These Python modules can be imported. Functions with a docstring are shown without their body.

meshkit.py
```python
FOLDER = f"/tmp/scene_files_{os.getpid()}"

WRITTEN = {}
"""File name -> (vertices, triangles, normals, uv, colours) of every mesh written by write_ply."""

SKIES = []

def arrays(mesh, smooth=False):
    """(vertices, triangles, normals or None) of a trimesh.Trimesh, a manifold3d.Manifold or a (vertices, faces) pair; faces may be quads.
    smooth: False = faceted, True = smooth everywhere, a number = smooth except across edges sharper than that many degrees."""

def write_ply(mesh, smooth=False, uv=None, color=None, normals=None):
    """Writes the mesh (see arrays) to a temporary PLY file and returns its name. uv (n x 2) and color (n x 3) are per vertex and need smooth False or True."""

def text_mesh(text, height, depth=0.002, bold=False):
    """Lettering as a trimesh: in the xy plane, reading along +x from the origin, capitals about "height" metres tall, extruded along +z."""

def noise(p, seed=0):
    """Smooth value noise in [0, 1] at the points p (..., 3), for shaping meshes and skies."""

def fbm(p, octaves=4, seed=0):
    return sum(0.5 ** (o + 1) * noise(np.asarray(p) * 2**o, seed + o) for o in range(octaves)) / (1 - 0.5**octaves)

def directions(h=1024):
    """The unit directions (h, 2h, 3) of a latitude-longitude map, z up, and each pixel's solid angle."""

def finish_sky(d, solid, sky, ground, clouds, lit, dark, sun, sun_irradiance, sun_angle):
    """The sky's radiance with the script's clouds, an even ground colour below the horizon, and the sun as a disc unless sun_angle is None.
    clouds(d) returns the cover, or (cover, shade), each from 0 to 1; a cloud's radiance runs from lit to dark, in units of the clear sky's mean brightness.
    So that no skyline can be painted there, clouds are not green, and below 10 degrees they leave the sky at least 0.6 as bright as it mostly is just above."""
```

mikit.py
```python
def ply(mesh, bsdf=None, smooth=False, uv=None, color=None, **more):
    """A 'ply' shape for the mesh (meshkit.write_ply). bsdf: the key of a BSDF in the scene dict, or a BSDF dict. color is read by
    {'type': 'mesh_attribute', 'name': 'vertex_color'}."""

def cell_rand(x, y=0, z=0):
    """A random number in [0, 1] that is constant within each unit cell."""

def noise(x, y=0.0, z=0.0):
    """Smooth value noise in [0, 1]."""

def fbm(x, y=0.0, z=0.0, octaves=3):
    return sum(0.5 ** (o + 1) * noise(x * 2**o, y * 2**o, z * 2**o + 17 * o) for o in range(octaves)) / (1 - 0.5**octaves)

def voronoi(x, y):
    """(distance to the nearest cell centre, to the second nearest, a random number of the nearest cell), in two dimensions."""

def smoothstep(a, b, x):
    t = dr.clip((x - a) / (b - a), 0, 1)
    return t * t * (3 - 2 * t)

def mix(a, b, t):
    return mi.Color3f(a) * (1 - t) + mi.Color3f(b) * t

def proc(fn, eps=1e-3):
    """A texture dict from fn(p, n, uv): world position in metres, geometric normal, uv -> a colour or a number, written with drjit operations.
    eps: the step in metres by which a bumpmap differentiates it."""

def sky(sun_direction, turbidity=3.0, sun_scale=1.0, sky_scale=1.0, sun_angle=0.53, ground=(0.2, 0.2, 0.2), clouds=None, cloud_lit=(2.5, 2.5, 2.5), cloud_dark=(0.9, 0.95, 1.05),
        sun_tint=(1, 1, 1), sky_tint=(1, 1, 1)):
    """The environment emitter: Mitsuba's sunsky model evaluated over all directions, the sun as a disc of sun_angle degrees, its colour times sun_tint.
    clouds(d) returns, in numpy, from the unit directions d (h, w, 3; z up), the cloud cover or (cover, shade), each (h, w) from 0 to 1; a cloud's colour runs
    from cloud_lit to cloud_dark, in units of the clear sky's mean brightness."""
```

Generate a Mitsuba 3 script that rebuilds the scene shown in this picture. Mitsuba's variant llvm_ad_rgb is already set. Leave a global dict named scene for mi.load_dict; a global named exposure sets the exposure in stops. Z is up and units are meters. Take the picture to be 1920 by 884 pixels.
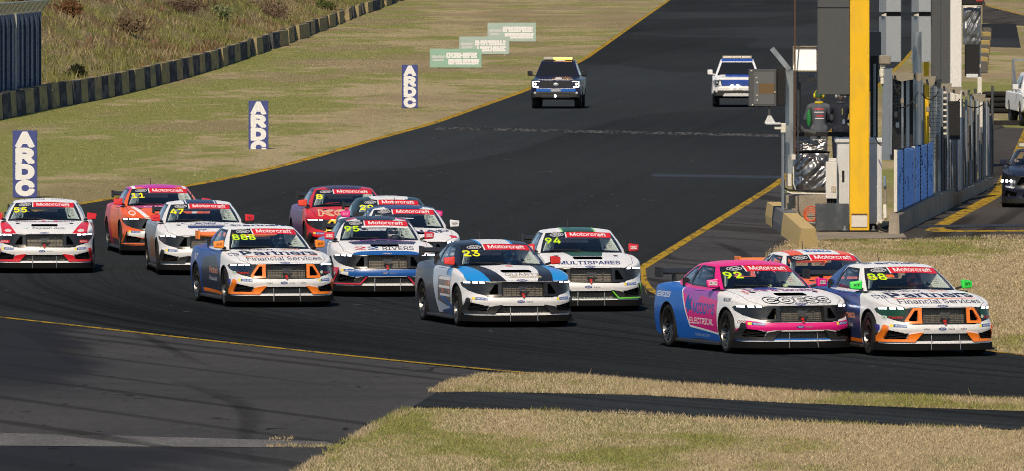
import math, random
import numpy as np
import trimesh, shapely, shapely.affinity as aff
from shapely.geometry import Polygon, box as sbox, LineString, Point
from shapely.ops import unary_union
from scipy.interpolate import PchipInterpolator, CubicSpline, RectBivariateSpline
import manifold3d as m3
import drjit as dr
import mitsuba as mi
import mikit, meshkit
from mikit import noise, fbm, smoothstep, mix, voronoi, cell_rand

T = mi.ScalarTransform4f
rng = np.random.default_rng(7)
scene, labels = {}, {}

# ------------------------------------------------------------------ camera, sun and sky, exposure
F, CAM_H, HOR = 20000.0, 6.41, -110.0            # focal length and horizon in pixels of the 1920 wide photograph
Y0 = 170.0                                       # the camera stands this far before the origin, which is among the cars
PITCH = math.atan((442 - HOR) / F)
scene['camera'] = {'type': 'perspective', 'fov': 2 * math.degrees(math.atan(960 / F)), 'fov_axis': 'x', 'near_clip': 1.0, 'far_clip': 6000.0,
                   'to_world': T().look_at(origin=[0, -Y0, CAM_H], target=[0, math.cos(PITCH) * 100 - Y0, CAM_H - math.sin(PITCH) * 100], up=[0, 0, 1])}
SUN_AZ, SUN_EL = math.radians(10), math.radians(40)     # behind the camera, a little to the left
sun_dir = [-math.sin(SUN_AZ) * math.cos(SUN_EL), -math.cos(SUN_AZ) * math.cos(SUN_EL), math.sin(SUN_EL)]
scene['sky'] = mikit.sky(sun_dir, turbidity=3, sun_tint=(0.955, 0.97, 1.0))
exposure = 1.48


def at(px, py, D):
    """A point of the place: the photograph's pixel at the given distance along y."""
    return np.array([(px - 960) / F * D, D - Y0, CAM_H - (py - HOR) / F * D])


def gnd(px, py):
    D = CAM_H * F / (py - HOR)
    return (px - 960) / F * D, D - Y0


# ------------------------------------------------------------------ materials
def bsdf(name, d, two=True):
    scene[name] = {'type': 'twosided', 'inner': d} if two else d
    return name


def rgb(c):
    return {'type': 'rgb', 'value': [float(x) for x in c]}


_mats = {}


def mat(color, rough=0.5, metallic=0.0, clearcoat=0.0, spec=0.5):
    """A plain material, one BSDF for each look."""
    k = (tuple(round(float(c), 4) for c in color), rough, metallic, clearcoat, spec)
    if k not in _mats:
        d = {'type': 'principled', 'base_color': rgb(color), 'roughness': rough, 'metallic': metallic, 'specular': spec}
        if clearcoat:
            d |= {'clearcoat': clearcoat, 'clearcoat_gloss': 0.92}
        _mats[k] = bsdf('surface_%03d' % len(_mats), d)
    return _mats[k]


def paint(c):
    return mat(c, 0.30, 0.0, 1.0, 0.45)


def lin(r, g, b):
    f = lambda v: ((v / 255 + 0.055) / 1.055) ** 2.4 if v > 10 else v / 255 / 12.92
    return f(r), f(g), f(b)


def obj(key, mesh, m, smooth=False, parent=None, label=None, cat=None, group=None, kind=None, tw=None, **kw):
    name = (parent + '__' if parent else '') + key
    k, i = name, 0
    while k in scene:
        i += 1
        k = '%s_%03d' % (name, i)
    more = dict(kw)
    if tw is not None:
        more['to_world'] = tw
    scene[k] = mikit.ply(mesh, m, smooth, **more)
    tag(k, label, cat, group, kind)
    return k


def put(key, shape, m, parent, tw=None, label=None):
    """One more entry of a shape dict that is shared between copies."""
    name = parent + '__' + key
    k, i = name, 0
    while k in scene:
        i += 1
        k = '%s_%03d' % (name, i)
    d = dict(shape)
    d['bsdf'] = {'type': 'ref', 'id': m}
    if tw is not None:
        d['to_world'] = tw
    scene[k] = d
    tag(k, label)
    return k


def tag(k, label=None, cat=None, group=None, kind=None):
    e = {}
    if label: e['label'] = label
    if cat: e['category'] = cat
    if group: e['group'] = group
    if kind: e['kind'] = kind
    if e: labels[k] = {**labels.get(k, {}), **e}


_things = {}


def thing(name, label, cat, group=None):
    n = _things.get(name, 0)
    _things[name] = n + 1
    k = name if n == 0 else '%s_%03d' % (name, n)
    tag(k, label, cat, group)
    return k


# ------------------------------------------------------------------ mesh helpers
def cat(*ms):
    return trimesh.util.concatenate([m for m in ms if m is not None])


def box(x0, x1, y0, y1, z0, z1):
    m = trimesh.creation.box((x1 - x0, y1 - y0, z1 - z0))
    m.apply_translation(((x0 + x1) / 2, (y0 + y1) / 2, (z0 + z1) / 2))
    return m


def bevel(x0, x1, y0, y1, z0, z1, r=0.01):
    """A box with chamfered edges."""
    pts = []
    for x, sx in ((x0, 1), (x1, -1)):
        for y, sy in ((y0, 1), (y1, -1)):
            for z, sz in ((z0, 1), (z1, -1)):
                pts += [(x + sx * r, y + sy * r, z), (x + sx * r, y, z + sz * r), (x, y + sy * r, z + sz * r)]
    return trimesh.convex.convex_hull(np.array(pts))


def hull(pts, r=0.0, n=1):
    pts = np.asarray(pts, float)
    if r > 0:
        s = trimesh.creation.icosphere(n).vertices * r
        pts = (pts[:, None] + s[None]).reshape(-1, 3)
    return trimesh.convex.convex_hull(pts)


def tube(p, r, n=8):
    """A round bar along the points p."""
    p = np.asarray(p, float)
    d = np.gradient(p, axis=0)
    d /= np.linalg.norm(d, axis=1, keepdims=True)
    a = np.cross(d, [0.3, 0.2, 0.93])
    a /= np.linalg.norm(a, axis=1, keepdims=True)
    b = np.cross(d, a)
    t = np.arange(n) * 2 * np.pi / n
    rr = np.broadcast_to(r, len(p))
    v = (p[:, None] + rr[:, None, None] * (np.cos(t)[None, :, None] * a[:, None] + np.sin(t)[None, :, None] * b[:, None])).reshape(-1, 3)
    f = []
    for i in range(len(p) - 1):
        for j in range(n):
            k = (j + 1) % n
            f += [(i * n + j, i * n + k, (i + 1) * n + k), (i * n + j, (i + 1) * n + k, (i + 1) * n + j)]
    for i, s in ((0, -1), (len(p) - 1, 1)):
        for j in range(1, n - 1):
            f.append((i * n, i * n + (j if s > 0 else j + 1), i * n + (j + 1 if s > 0 else j)))
    return trimesh.Trimesh(v, f, process=False)


def bar(p, q, r, n=8):
    return tube([p, q], r, n)


def beam(p, q, w, h, up=(0, 0, 1)):
    """A square bar from p to q."""
    p, q = np.array(p, float), np.array(q, float)
    d = (q - p) / np.linalg.norm(q - p)
    a = np.cross(d, up)
    if np.linalg.norm(a) < 1e-6:
        a = np.cross(d, [1, 0, 0])
    a /= np.linalg.norm(a)
    b = np.cross(a, d)
    return trimesh.convex.convex_hull(np.array([c + s * a * w / 2 + t * b * h / 2 for c in (p, q) for s in (-1, 1) for t in (-1, 1)]))


def extrude(poly, depth):
    gs = getattr(poly, 'geoms', [poly])
    return cat(*[trimesh.creation.extrude_polygon(g, depth, engine='earcut') for g in gs if g.area > 1e-8])


def upright(poly, y, thick):
    """A shapely polygon in (x, z), standing with its face at y towards the camera."""
    m = extrude(poly, thick)
    v = m.vertices.copy()
    m.vertices = np.stack([v[:, 0], y + v[:, 2], v[:, 1]], 1)
    m.invert()
    if m.volume < 0:
        m.invert()
    return m


def sheet(poly, z, step=None):
    """A flat sheet on the ground, facing up."""
    m = []
    for g in getattr(poly, 'geoms', [poly]):
        if g.area < 1e-9: continue
        v, f = trimesh.creation.triangulate_polygon(g, engine='earcut')
        v3 = np.c_[v, np.full(len(v), z)]
        t = trimesh.Trimesh(v3, f, process=False)
        n = np.cross(v3[f[:, 1]] - v3[f[:, 0]], v3[f[:, 2]] - v3[f[:, 0]])[:, 2]
        f = np.where((n < 0)[:, None], f[:, ::-1], f)
        m.append(trimesh.Trimesh(v3, f, process=False))
    return cat(*m)


_txt = {}


def text(s, cx, cy, w, h, bold=True, shear=0.0, serif=False):
    """Lettering as a shapely shape that fills the box w x h about (cx, cy)."""
    k = (s, bold, serif)
    if k not in _txt:
        m = meshkit.text_mesh(s, 1.0, 0.1, bold)
        tri = m.triangles[m.face_normals[:, 2] > 0.9][:, :, :2]
        g = unary_union(shapely.polygons(tri).tolist()).buffer(0.004).simplify(0.012)
        if serif:
            x0, y0, x1, y1 = g.bounds
            add = []
            for yy in (0.0, 0.97):
                st = g.intersection(sbox(x0, yy - 0.02, x1, yy + 0.05))
                for q in getattr(st, 'geoms', [st]):
                    if q.area > 0 and q.bounds[2] - q.bounds[0] < 0.3:
                        b = q.bounds
                        add.append(sbox(b[0] - 0.09, b[1], b[2] + 0.09, b[3] - 0.005))
            g = unary_union([g] + add)
        _txt[k] = g
    g = _txt[k]
    x0, y0, x1, y1 = g.bounds
    g = aff.affine_transform(g, [w / (x1 - x0), 0, 0, h / (y1 - y0), cx - (x0 + x1) / 2 * w / (x1 - x0), cy - (y0 + y1) / 2 * h / (y1 - y0)])
    return aff.skew(g, xs=math.degrees(math.atan(shear)), origin=(cx, cy)) if shear else g


def ellipse(cx, cy, a, b, n=24):
    t = np.arange(n) * 2 * np.pi / n
    return Polygon(np.c_[cx + a * np.cos(t), cy + b * np.sin(t)])


def blob(p, seed=0, rough=0.3, n=2):
    s = trimesh.creation.icosphere(n)
    d = s.vertices
    k = 1 + rough * (meshkit.fbm(d * 2.3 + seed * 7.1, 3, seed) - 0.5) * 2
    return trimesh.Trimesh(d * k[:, None] * np.asarray(p), s.faces, process=False)

# ------------------------------------------------------------------ the race car: one shape, local axes x right, y back, z up, front axle at y = 0
WV = 0.035                                           # front drawings are (x, w) with w = z + WV * y, as seen from a little above


def pch(t, v, tt):
    return PchipInterpolator(t, np.asarray(v, float))(tt)


HY = [-1.0, -.88, -.7, -.5, -.2, 0, .4, .8, 1.5, 2.2, 2.7, 3.2, 3.6, 3.95]
HX = [0, .3, .6, .8, .97]
HZ = [[.715, .715, .70, .67, .63], [.758, .758, .742, .71, .665], [.835, .835, .815, .785, .72], [.897, .893, .872, .845, .765],
      [.945, .938, .918, .91, .83], [.965, .955, .935, .938, .86], [.988, .975, .955, .955, .885], [1.0, .985, .97, .957, .90],
      [1.0, .99, .975, .955, .91], [1.005, 1.0, .985, .965, .92], [1.02, 1.015, 1.005, .985, .94], [1.03, 1.025, 1.01, .985, .94],
      [1.02, 1.015, 1.0, .965, .92], [1.0, .99, .97, .94, .90]]
_H = RectBivariateSpline(HY, HX, np.array(HZ), kx=2, ky=2, s=0.0015)


def H(x, y):
    return _H.ev(y, np.abs(x))


def grid_faces(nr, nc):
    i, j = np.meshgrid(np.arange(nr - 1), np.arange(nc - 1), indexing='ij')
    a = (i * nc + j).ravel()
    return np.vstack([np.c_[a, a + 1, a + nc + 1], np.c_[a, a + nc + 1, a + nc]])


def both(V, Fc):
    """The half x >= 0 with its mirror image, joined in the middle."""
    W = V * [-1, 1, 1]
    m = trimesh.Trimesh(np.vstack([V, W]), np.vstack([Fc, Fc[:, ::-1] + len(V)]), process=False)
    m.merge_vertices(digits_vertex=5)
    m.update_faces(m.nondegenerate_faces())
    return m


def outward(m, c=(0, 1.4, 0.5)):
    if ((m.triangles_center - c) * m.face_normals).sum(1).mean() < 0:
        m.invert()
    return m


def body_mesh():
    P = np.array([(0, -.945), (.35, -.925), (.62, -.86), (.80, -.73), (.895, -.54), (.938, -.30), (.957, 0), (.947, .35), (.922, .8), (.91, 1.3), (.915, 1.8), (.945, 2.3),
                  (.967, 2.72), (.952, 3.15), (.895, 3.50), (.75, 3.70), (.35, 3.76), (0, 3.765)])
    t = np.r_[0, np.cumsum(np.linalg.norm(np.diff(P, axis=0), axis=1))]
    cs = CubicSpline(t, P, bc_type=((1, (1, 0)), (1, (-1, 0))))
    s = np.r_[np.linspace(0, t[6], 62)[:-1], np.linspace(t[6], t[-1], 74)]
    O, d = cs(s), cs(s, 1)
    d /= np.linalg.norm(d, axis=1, keepdims=True)
    n = np.c_[d[:, 1], -d[:, 0]]                     # outward
    y = O[:, 1]
    fw = np.clip((-.12 - y) / .5, 0, 1); fw = fw * fw * (3 - 2 * fw)
    r = pch([-.95, -.86, -.6, -.3, 0, 1, 2.7, 3.6, 3.9], [.02, .022, .035, .06, .085, .07, .09, .06, .05], np.clip(y, -.95, 3.9))
    zb = pch([-.95, -.3, .3, 2.4, 3.2, 3.9], [.195, .195, .13, .13, .2, .26], np.clip(y, -.95, 3.9))
    Hin = H(O[:, 0] - n[:, 0] * r, O[:, 1] - n[:, 1] * r)
    ze = np.minimum(Hin, H(O[:, 0], O[:, 1]) + .04) - r
    zp = [.10, .20, .28, .36, .43, .48, .55, .62, .70, .80]
    front = [.05, .025, .03, .018, .0, .012, .035, .045, .055, .06]
    zs = [.10, .18, .28, .42, .60, .75, .92, 1.05]
    side = [.09, .05, .03, .008, .0, .012, .045, .09]
    rows = []
    for q in np.linspace(0, 1, 22):
        z = zb + (ze - zb) * q
        o = fw * pch(zp, front, z) + (1 - fw) * pch(zs, side, z)
        rows.append(np.c_[O - n * o[:, None], z])
    oe = fw * pch(zp, front, ze) + (1 - fw) * pch(zs, side, ze)
    P0 = O - n * oe[:, None]
    for a in np.linspace(0, np.pi / 2, 7)[1:]:
        e = r * (1 - np.cos(a))
        xy = P0 - n * e[:, None]
        rows.append(np.c_[xy, ze + (Hin - ze) * np.sin(a)])
    P1 = P0 - n * r[:, None]
    S = np.c_[np.zeros(len(s)), np.clip(y, .75, 2.9)]
    for k in np.linspace(0, 1, 30)[1:]:
        k2 = k ** 1.15
        xy = P1 + (S - P1) * k2
        z = H(xy[:, 0], xy[:, 1])
        z1 = H(P1[:, 0], P1[:, 1])
        z = z + (Hin - z1) * max(0, 1 - k * 5)
        rows.append(np.c_[xy, z])
    V = np.array(rows).reshape(-1, 3)
    return outward(both(V, grid_faces(len(rows), len(s))))


def roof_z(x, y):
    return pch([1.0, 1.24, 1.5, 1.8, 2.1, 2.4, 2.65], [1.30, 1.338, 1.374, 1.388, 1.38, 1.345, 1.31], y) - .045 * (np.abs(x) / .57) ** 2.2


GQ = 10
GB = np.array([(0, .50), (.40, .545), (.72, .70), (.79, .84), (.815, 1.3), (.81, 1.9), (.77, 2.5), (.67, 2.95), (.40, 3.14), (0, 3.17)])
GT = np.array([(0, 1.24), (.32, 1.265), (.555, 1.37), (.585, 1.47), (.60, 1.75), (.595, 2.05), (.565, 2.30), (.49, 2.46), (.28, 2.55), (0, 2.58)])
GQS = np.r_[np.linspace(0, 2, 25), np.linspace(2, 3, 5)[1:], np.linspace(3, 7, 41)[1:], np.linspace(7, 9, 21)[1:]]


def glasshouse():
    """Windscreen, pillars, side glass, roof and rear glass as one grid: (vertices, faces, column and row of each face)."""
    q = np.arange(GQ)
    B, Tt = np.c_[pch(q, GB[:, 0], GQS), pch(q, GB[:, 1], GQS)], np.c_[pch(q, GT[:, 0], GQS), pch(q, GT[:, 1], GQS)]
    zB, zT = H(B[:, 0], B[:, 1]) - .012, roof_z(Tt[:, 0], Tt[:, 1])
    d = np.gradient(B, axis=0); d /= np.linalg.norm(d, axis=1, keepdims=True)
    n = np.c_[d[:, 1], -d[:, 0]]
    bul = pch(q, [.035, .035, .02, .015, .03, .035, .03, .03, .03, .03], GQS)
    rows = []
    tt = np.r_[np.linspace(0, .9, 12), np.linspace(.9, 1, 6)[1:]]
    for k in tt:
        xy = B + (Tt - B) * k + n * (bul * 4 * k * (1 - k))[:, None]
        z = zB + (zT - zB) * k + .35 * bul * 4 * k * (1 - k)
        rows.append(np.c_[xy, z])
    S = np.c_[np.zeros(len(GQS)), np.clip(Tt[:, 1], 1.5, 2.35)]
    for k in np.r_[.03, .06, .1, np.linspace(.18, 1, 10)]:
        xy = Tt + (S - Tt) * k
        rows.append(np.c_[xy, roof_z(xy[:, 0], xy[:, 1])])
    A = np.array(rows)
    nt = len(tt)
    for _ in range(2):                               # rounds the roof edge
        A[nt - 5:nt + 3] = (A[nt - 6:nt + 2] + 2 * A[nt - 5:nt + 3] + A[nt - 4:nt + 4]) / 4
    Fc = grid_faces(len(rows), len(GQS))
    half = len(Fc) // 2
    r_, c_ = np.divmod(Fc[:, 0], len(GQS))
    V = A.reshape(-1, 3)
    if np.cross(V[Fc[200, 1]] - V[Fc[200, 0]], V[Fc[200, 2]] - V[Fc[200, 0]]) @ (V[Fc[200, 0]] - [0, 1.6, 1.0]) < 0:
        Fc = Fc[:, ::-1]
    m = trimesh.Trimesh(np.vstack([V, V * [-1, 1, 1]]), np.vstack([Fc, Fc[:, ::-1] + len(V)]), process=False)
    return m, np.r_[r_, r_], np.r_[c_, c_], nt


def vnormals(V, Fc):
    """Smooth normals, also across doubled vertices."""
    n = np.zeros_like(V)
    fn = np.cross(V[Fc[:, 1]] - V[Fc[:, 0]], V[Fc[:, 2]] - V[Fc[:, 0]])
    _, inv = np.unique(np.round(V, 5), axis=0, return_inverse=True)
    inv = inv.ravel()
    acc = np.zeros((inv.max() + 1, 3))
    for k in range(3):
        np.add.at(acc, inv[Fc[:, k]], fn)
    n = acc[inv]
    return n / np.maximum(np.linalg.norm(n, axis=1, keepdims=True), 1e-12)


class Skin:
    """A curved surface that flat drawings are laid on: cut(), patch() and lift() work exactly on its triangles."""
    VIEWS = {'front': (lambda p: np.c_[p[:, 0], p[:, 2] + WV * p[:, 1]], np.array([0, -1, .06])),
             'top': (lambda p: p[:, :2], np.array([0, 0, 1.0])),
             'left': (lambda p: np.c_[-p[:, 1], p[:, 2]], np.array([-1.0, 0, 0])),        # the side at x < 0
             'right': (lambda p: np.c_[-p[:, 1], p[:, 2]], np.array([1.0, 0, 0])),
             'back': (lambda p: np.c_[p[:, 0], p[:, 2]], np.array([0, 1.0, .3]))}

    def __init__(self, V, Fc, N=None):
        self.V, self.F = np.asarray(V, float), np.asarray(Fc)
        self.N = vnormals(self.V, self.F) if N is None else N

    def part(self, mask):
        used, inv = np.unique(self.F[mask], return_inverse=True)
        return Skin(self.V[used], inv.reshape(-1, 3), self.N[used])

    def _split(self, view, poly, inside, least=0.02, ymax=None):
        pr, d = self.VIEWS[view]
        V, Fc = self.V, self.F
        uv = pr(V)
        fn = np.cross(V[Fc[:, 1]] - V[Fc[:, 0]], V[Fc[:, 2]] - V[Fc[:, 0]])
        fn /= np.maximum(np.linalg.norm(fn, axis=1, keepdims=True), 1e-12)
        tri = uv[Fc]
        b = poly.bounds
        near = (fn @ (d / np.linalg.norm(d)) > least) & (tri[:, :, 0].max(1) > b[0]) & (tri[:, :, 0].min(1) < b[2]) & (tri[:, :, 1].max(1) > b[1]) & (tri[:, :, 1].min(1) < b[3])
        if ymax is not None:
            near &= V[Fc][:, :, 1].mean(1) < ymax
        area2 = np.cross(tri[:, 1] - tri[:, 0], tri[:, 2] - tri[:, 0])
        near &= np.abs(area2) > 1e-10
        idx = np.nonzero(near)[0]
        shapely.prepare(poly)
        tp = shapely.polygons(tri[idx])
        full = shapely.contains(poly, tp)
        cross = shapely.intersects(poly, tp) & ~full
        ci = idx[cross]
        pieces = shapely.intersection(tp[cross], poly) if inside else shapely.difference(tp[cross], poly)
        whole = np.zeros(len(Fc), bool)
        if inside:
            whole[idx[full]] = True
        else:
            whole[:] = True
            whole[idx[full]] = False
            whole[ci] = False
        nv, nn = [], []
        for fi, g in zip(ci, pieces):
            for q in getattr(g, 'geoms', [g]):
                if q.geom_type != 'Polygon' or q.area < 1e-9:
                    continue
                c = np.asarray(q.exterior.coords)[:-1]
                if len(q.interiors) == 0 and len(c) == 3:
                    c2, f2 = c, np.array([[0, 1, 2]])
                elif len(q.interiors) == 0 and q.area > 0.9999 * q.convex_hull.area:
                    c2, f2 = c, np.array([[0, k, k + 1] for k in range(1, len(c) - 1)])
                else:
                    try:
                        c2, f2 = trimesh.creation.triangulate_polygon(q, engine='earcut')
                    except Exception:
                        continue
                a, bb, cc = tri[fi]
                den = area2[fi]
                w1 = ((c2[:, 0] - a[0]) * (cc[1] - a[1]) - (c2[:, 1] - a[1]) * (cc[0] - a[0])) / den
                w2 = ((bb[0] - a[0]) * (c2[:, 1] - a[1]) - (bb[1] - a[1]) * (c2[:, 0] - a[0])) / den
                w = np.c_[1 - w1 - w2, w1, w2]
                p, nr = w @ V[Fc[fi]], w @ self.N[Fc[fi]]
                s2 = np.cross(c2[f2[:, 1]] - c2[f2[:, 0]], c2[f2[:, 2]] - c2[f2[:, 0]])
                f2 = np.where((s2 * den < 0)[:, None], f2[:, ::-1], f2)
                nv.append(p[f2].reshape(-1, 3)); nn.append(nr[f2].reshape(-1, 3))
        P = [V[Fc[whole]].reshape(-1, 3)] + nv
        Q = [self.N[Fc[whole]].reshape(-1, 3)] + nn
        P, Q = np.vstack(P), np.vstack(Q)
        if len(P) == 0:
            return Skin(np.zeros((3, 3)), np.array([[0, 1, 2]]), np.tile([0, 0, 1.0], (3, 1)))
        key = np.round(np.c_[P, Q * .2], 5)
        _, first, inv = np.unique(key, axis=0, return_index=True, return_inverse=True)
        return Skin(P[first], inv.ravel().reshape(-1, 3), Q[first])

    def cut(self, view, poly, least=0.02, ymax=None):
        return self._split(view, poly, False, least, ymax)

    def patch(self, view, poly, off=0.002, least=0.02):
        s = self._split(view, poly, True, least)
        s.N = s.N / np.maximum(np.linalg.norm(s.N, axis=1, keepdims=True), 1e-9)
        s.V = s.V + s.N * off
        return s

    def shape(self):
        n = self.N / np.maximum(np.linalg.norm(self.N, axis=1, keepdims=True), 1e-9)
        path = meshkit.write_ply(trimesh.Trimesh(self.V, self.F, process=False), normals=n)
        return {'type': 'ply', 'filename': path, 'face_normals': False}

    def lift(self, pts, view='front'):
        """The points of the surface that lie under the drawing's points."""
        if not hasattr(self, '_m'):
            self._m = trimesh.Trimesh(self.V, self.F, process=False)
        pts = np.asarray(pts, float)
        if view == 'front':
            o = np.c_[pts[:, 0], np.full(len(pts), -3.0), pts[:, 1] + WV * 3.0]; d = np.array([0, 1.0, -WV])
        elif view == 'top':
            o = np.c_[pts, np.full(len(pts), 4.0)]; d = np.array([0, 0, -1.0])
        else:
            sx = -1 if view == 'left' else 1
            o = np.c_[np.full(len(pts), sx * 4.0), -pts[:, 0], pts[:, 1]]; d = np.array([-sx * 1.0, 0, 0])
        loc, ri, _ = self._m.ray.intersects_location(o, np.tile(d, (len(pts), 1)), multiple_hits=False)
        out = np.full((len(pts), 3), np.nan)
        out[ri] = loc
        ok = ~np.isnan(out[:, 0])
        if not ok.all():                             # outside the surface: the nearest point that was hit
            for i in np.nonzero(~ok)[0]:
                j = np.nonzero(ok)[0][np.argmin(((pts[ok] - pts[i]) ** 2).sum(1))]
                out[i] = out[j]
        return out


def ring(poly, step=0.02):
    c = np.asarray(poly.exterior.coords)
    L = LineString(c)
    return np.array([L.interpolate(t).coords[0] for t in np.linspace(0, L.length, max(8, int(L.length / step)))[:-1]])


def mirror(poly):
    return aff.scale(poly, -1, 1, origin=(0, 0))


def lip(skin, poly, depth, view='front', step=0.02, out=0.0):
    """The inner wall of an opening: from the skin inwards along the vector depth."""
    c = ring(poly, step)
    a = skin.lift(c, view)
    dep = np.asarray(depth, float)
    a0 = a - dep * out
    b = a + dep
    n = len(c)
    i = np.arange(n); k = (i + 1) % n
    return trimesh.Trimesh(np.vstack([a0, b]), np.vstack([np.c_[i, k, k + n], np.c_[i, k + n, i + n]]), process=False)


def frame(skin, outer, inner, proud=0.02, back=0.04, view='front'):
    """A raised surround between two outlines."""
    ca, cb = ring(outer, 0.02), None
    face = skin.patch(view, outer.difference(inner) if inner is not None else outer, proud)
    d = np.array([0, 1.0, 0])
    walls = []
    for poly in (outer, inner):
        if poly is None: continue
        c = ring(poly, 0.02)
        a = skin.lift(c, view)
        n = len(c); i = np.arange(n); k = (i + 1) % n
        walls.append(trimesh.Trimesh(np.vstack([a - d * proud, a + d * back]), np.vstack([np.c_[i, k, k + n], np.c_[i, k + n, i + n]]), process=False))
    return cat(trimesh.Trimesh(face.V, face.F, process=False), *walls)


# --- outlines drawn from the front
BAND = [(0, .727), (.60, .727), (.63, .735), (.80, .742), (.908, .735), (.928, .715), (.912, .655), (.855, .585), (.76, .535), (.64, .503), (.56, .478), (.50, .462), (0, .462)]
BAND = Polygon(BAND + [(-x, w) for x, w in BAND[::-1]]).buffer(0)
GRILLE = sbox(-.355, .485, .355, .712)
NOSTRIL = Polygon([(.40, .70), (.475, .70), (.585, .535), (.565, .50), (.40, .50)])
INTAKE = Polygon([(-.385, .325), (.385, .325), (.465, .208), (-.465, .208)])
CORNER = Polygon([(.575, .32), (.842, .388), (.868, .255), (.845, .24), (.605, .235)])
ELL = Polygon([(.352, .342), (.40, .340), (.555, .315), (.60, .240), (.845, .243), (.862, .262), (.838, .40), (.832, .445), (.868, .468), (.886, .44), (.922, .232), (.885, .206), (.475, .192)])
CORNER_OUT = Polygon([(.435, .345), (.50, .325), (.56, .318), (.84, .375), (.86, .43), (.885, .40), (.895, .25), (.875, .218), (.545, .215)])
LAMP = Polygon([(.60, .722), (.63, .73), (.80, .737), (.905, .73), (.920, .71), (.905, .655), (.85, .59), (.70, .585), (.61, .62)])
SCOOP = Polygon([(-.24, .925), (.24, .925), (.265, .90), (.235, .878), (-.235, .878), (-.265, .90)])

BODY_M = body_mesh()
BODY = Skin(BODY_M.vertices, BODY_M.faces)
NOSE = BODY.part(BODY.V[BODY.F][:, :, 1].mean(1) < -.2)
BONNET = BODY.part(BODY.V[BODY.F][:, :, 1].mean(1) < .75)
GH_M, GROW, GCOL, GNT = glasshouse()
GREEN = Skin(GH_M.vertices, GH_M.faces)
WS_COL = 24
is_ws = (GCOL < WS_COL) & (GROW < GNT - 3)
is_rear = (GCOL > 68) & (GROW < GNT - 3)
SCREEN = GREEN.part(is_ws)
DOOR_GLASS = Polygon([(-.99, 1.0), (-1.42, 1.275), (-1.93, 1.29), (-1.985, 1.02)])
QUARTER_GLASS = Polygon([(-2.06, 1.03), (-2.04, 1.285), (-2.30, 1.245), (-2.60, 1.09), (-2.58, 1.065)])


def arch(y, r=.375):
    c = ellipse(-y, .335, r, r, 40)
    return unary_union([c, sbox(-y - r * .98, -.2, -y + r * .98, .335)])


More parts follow.
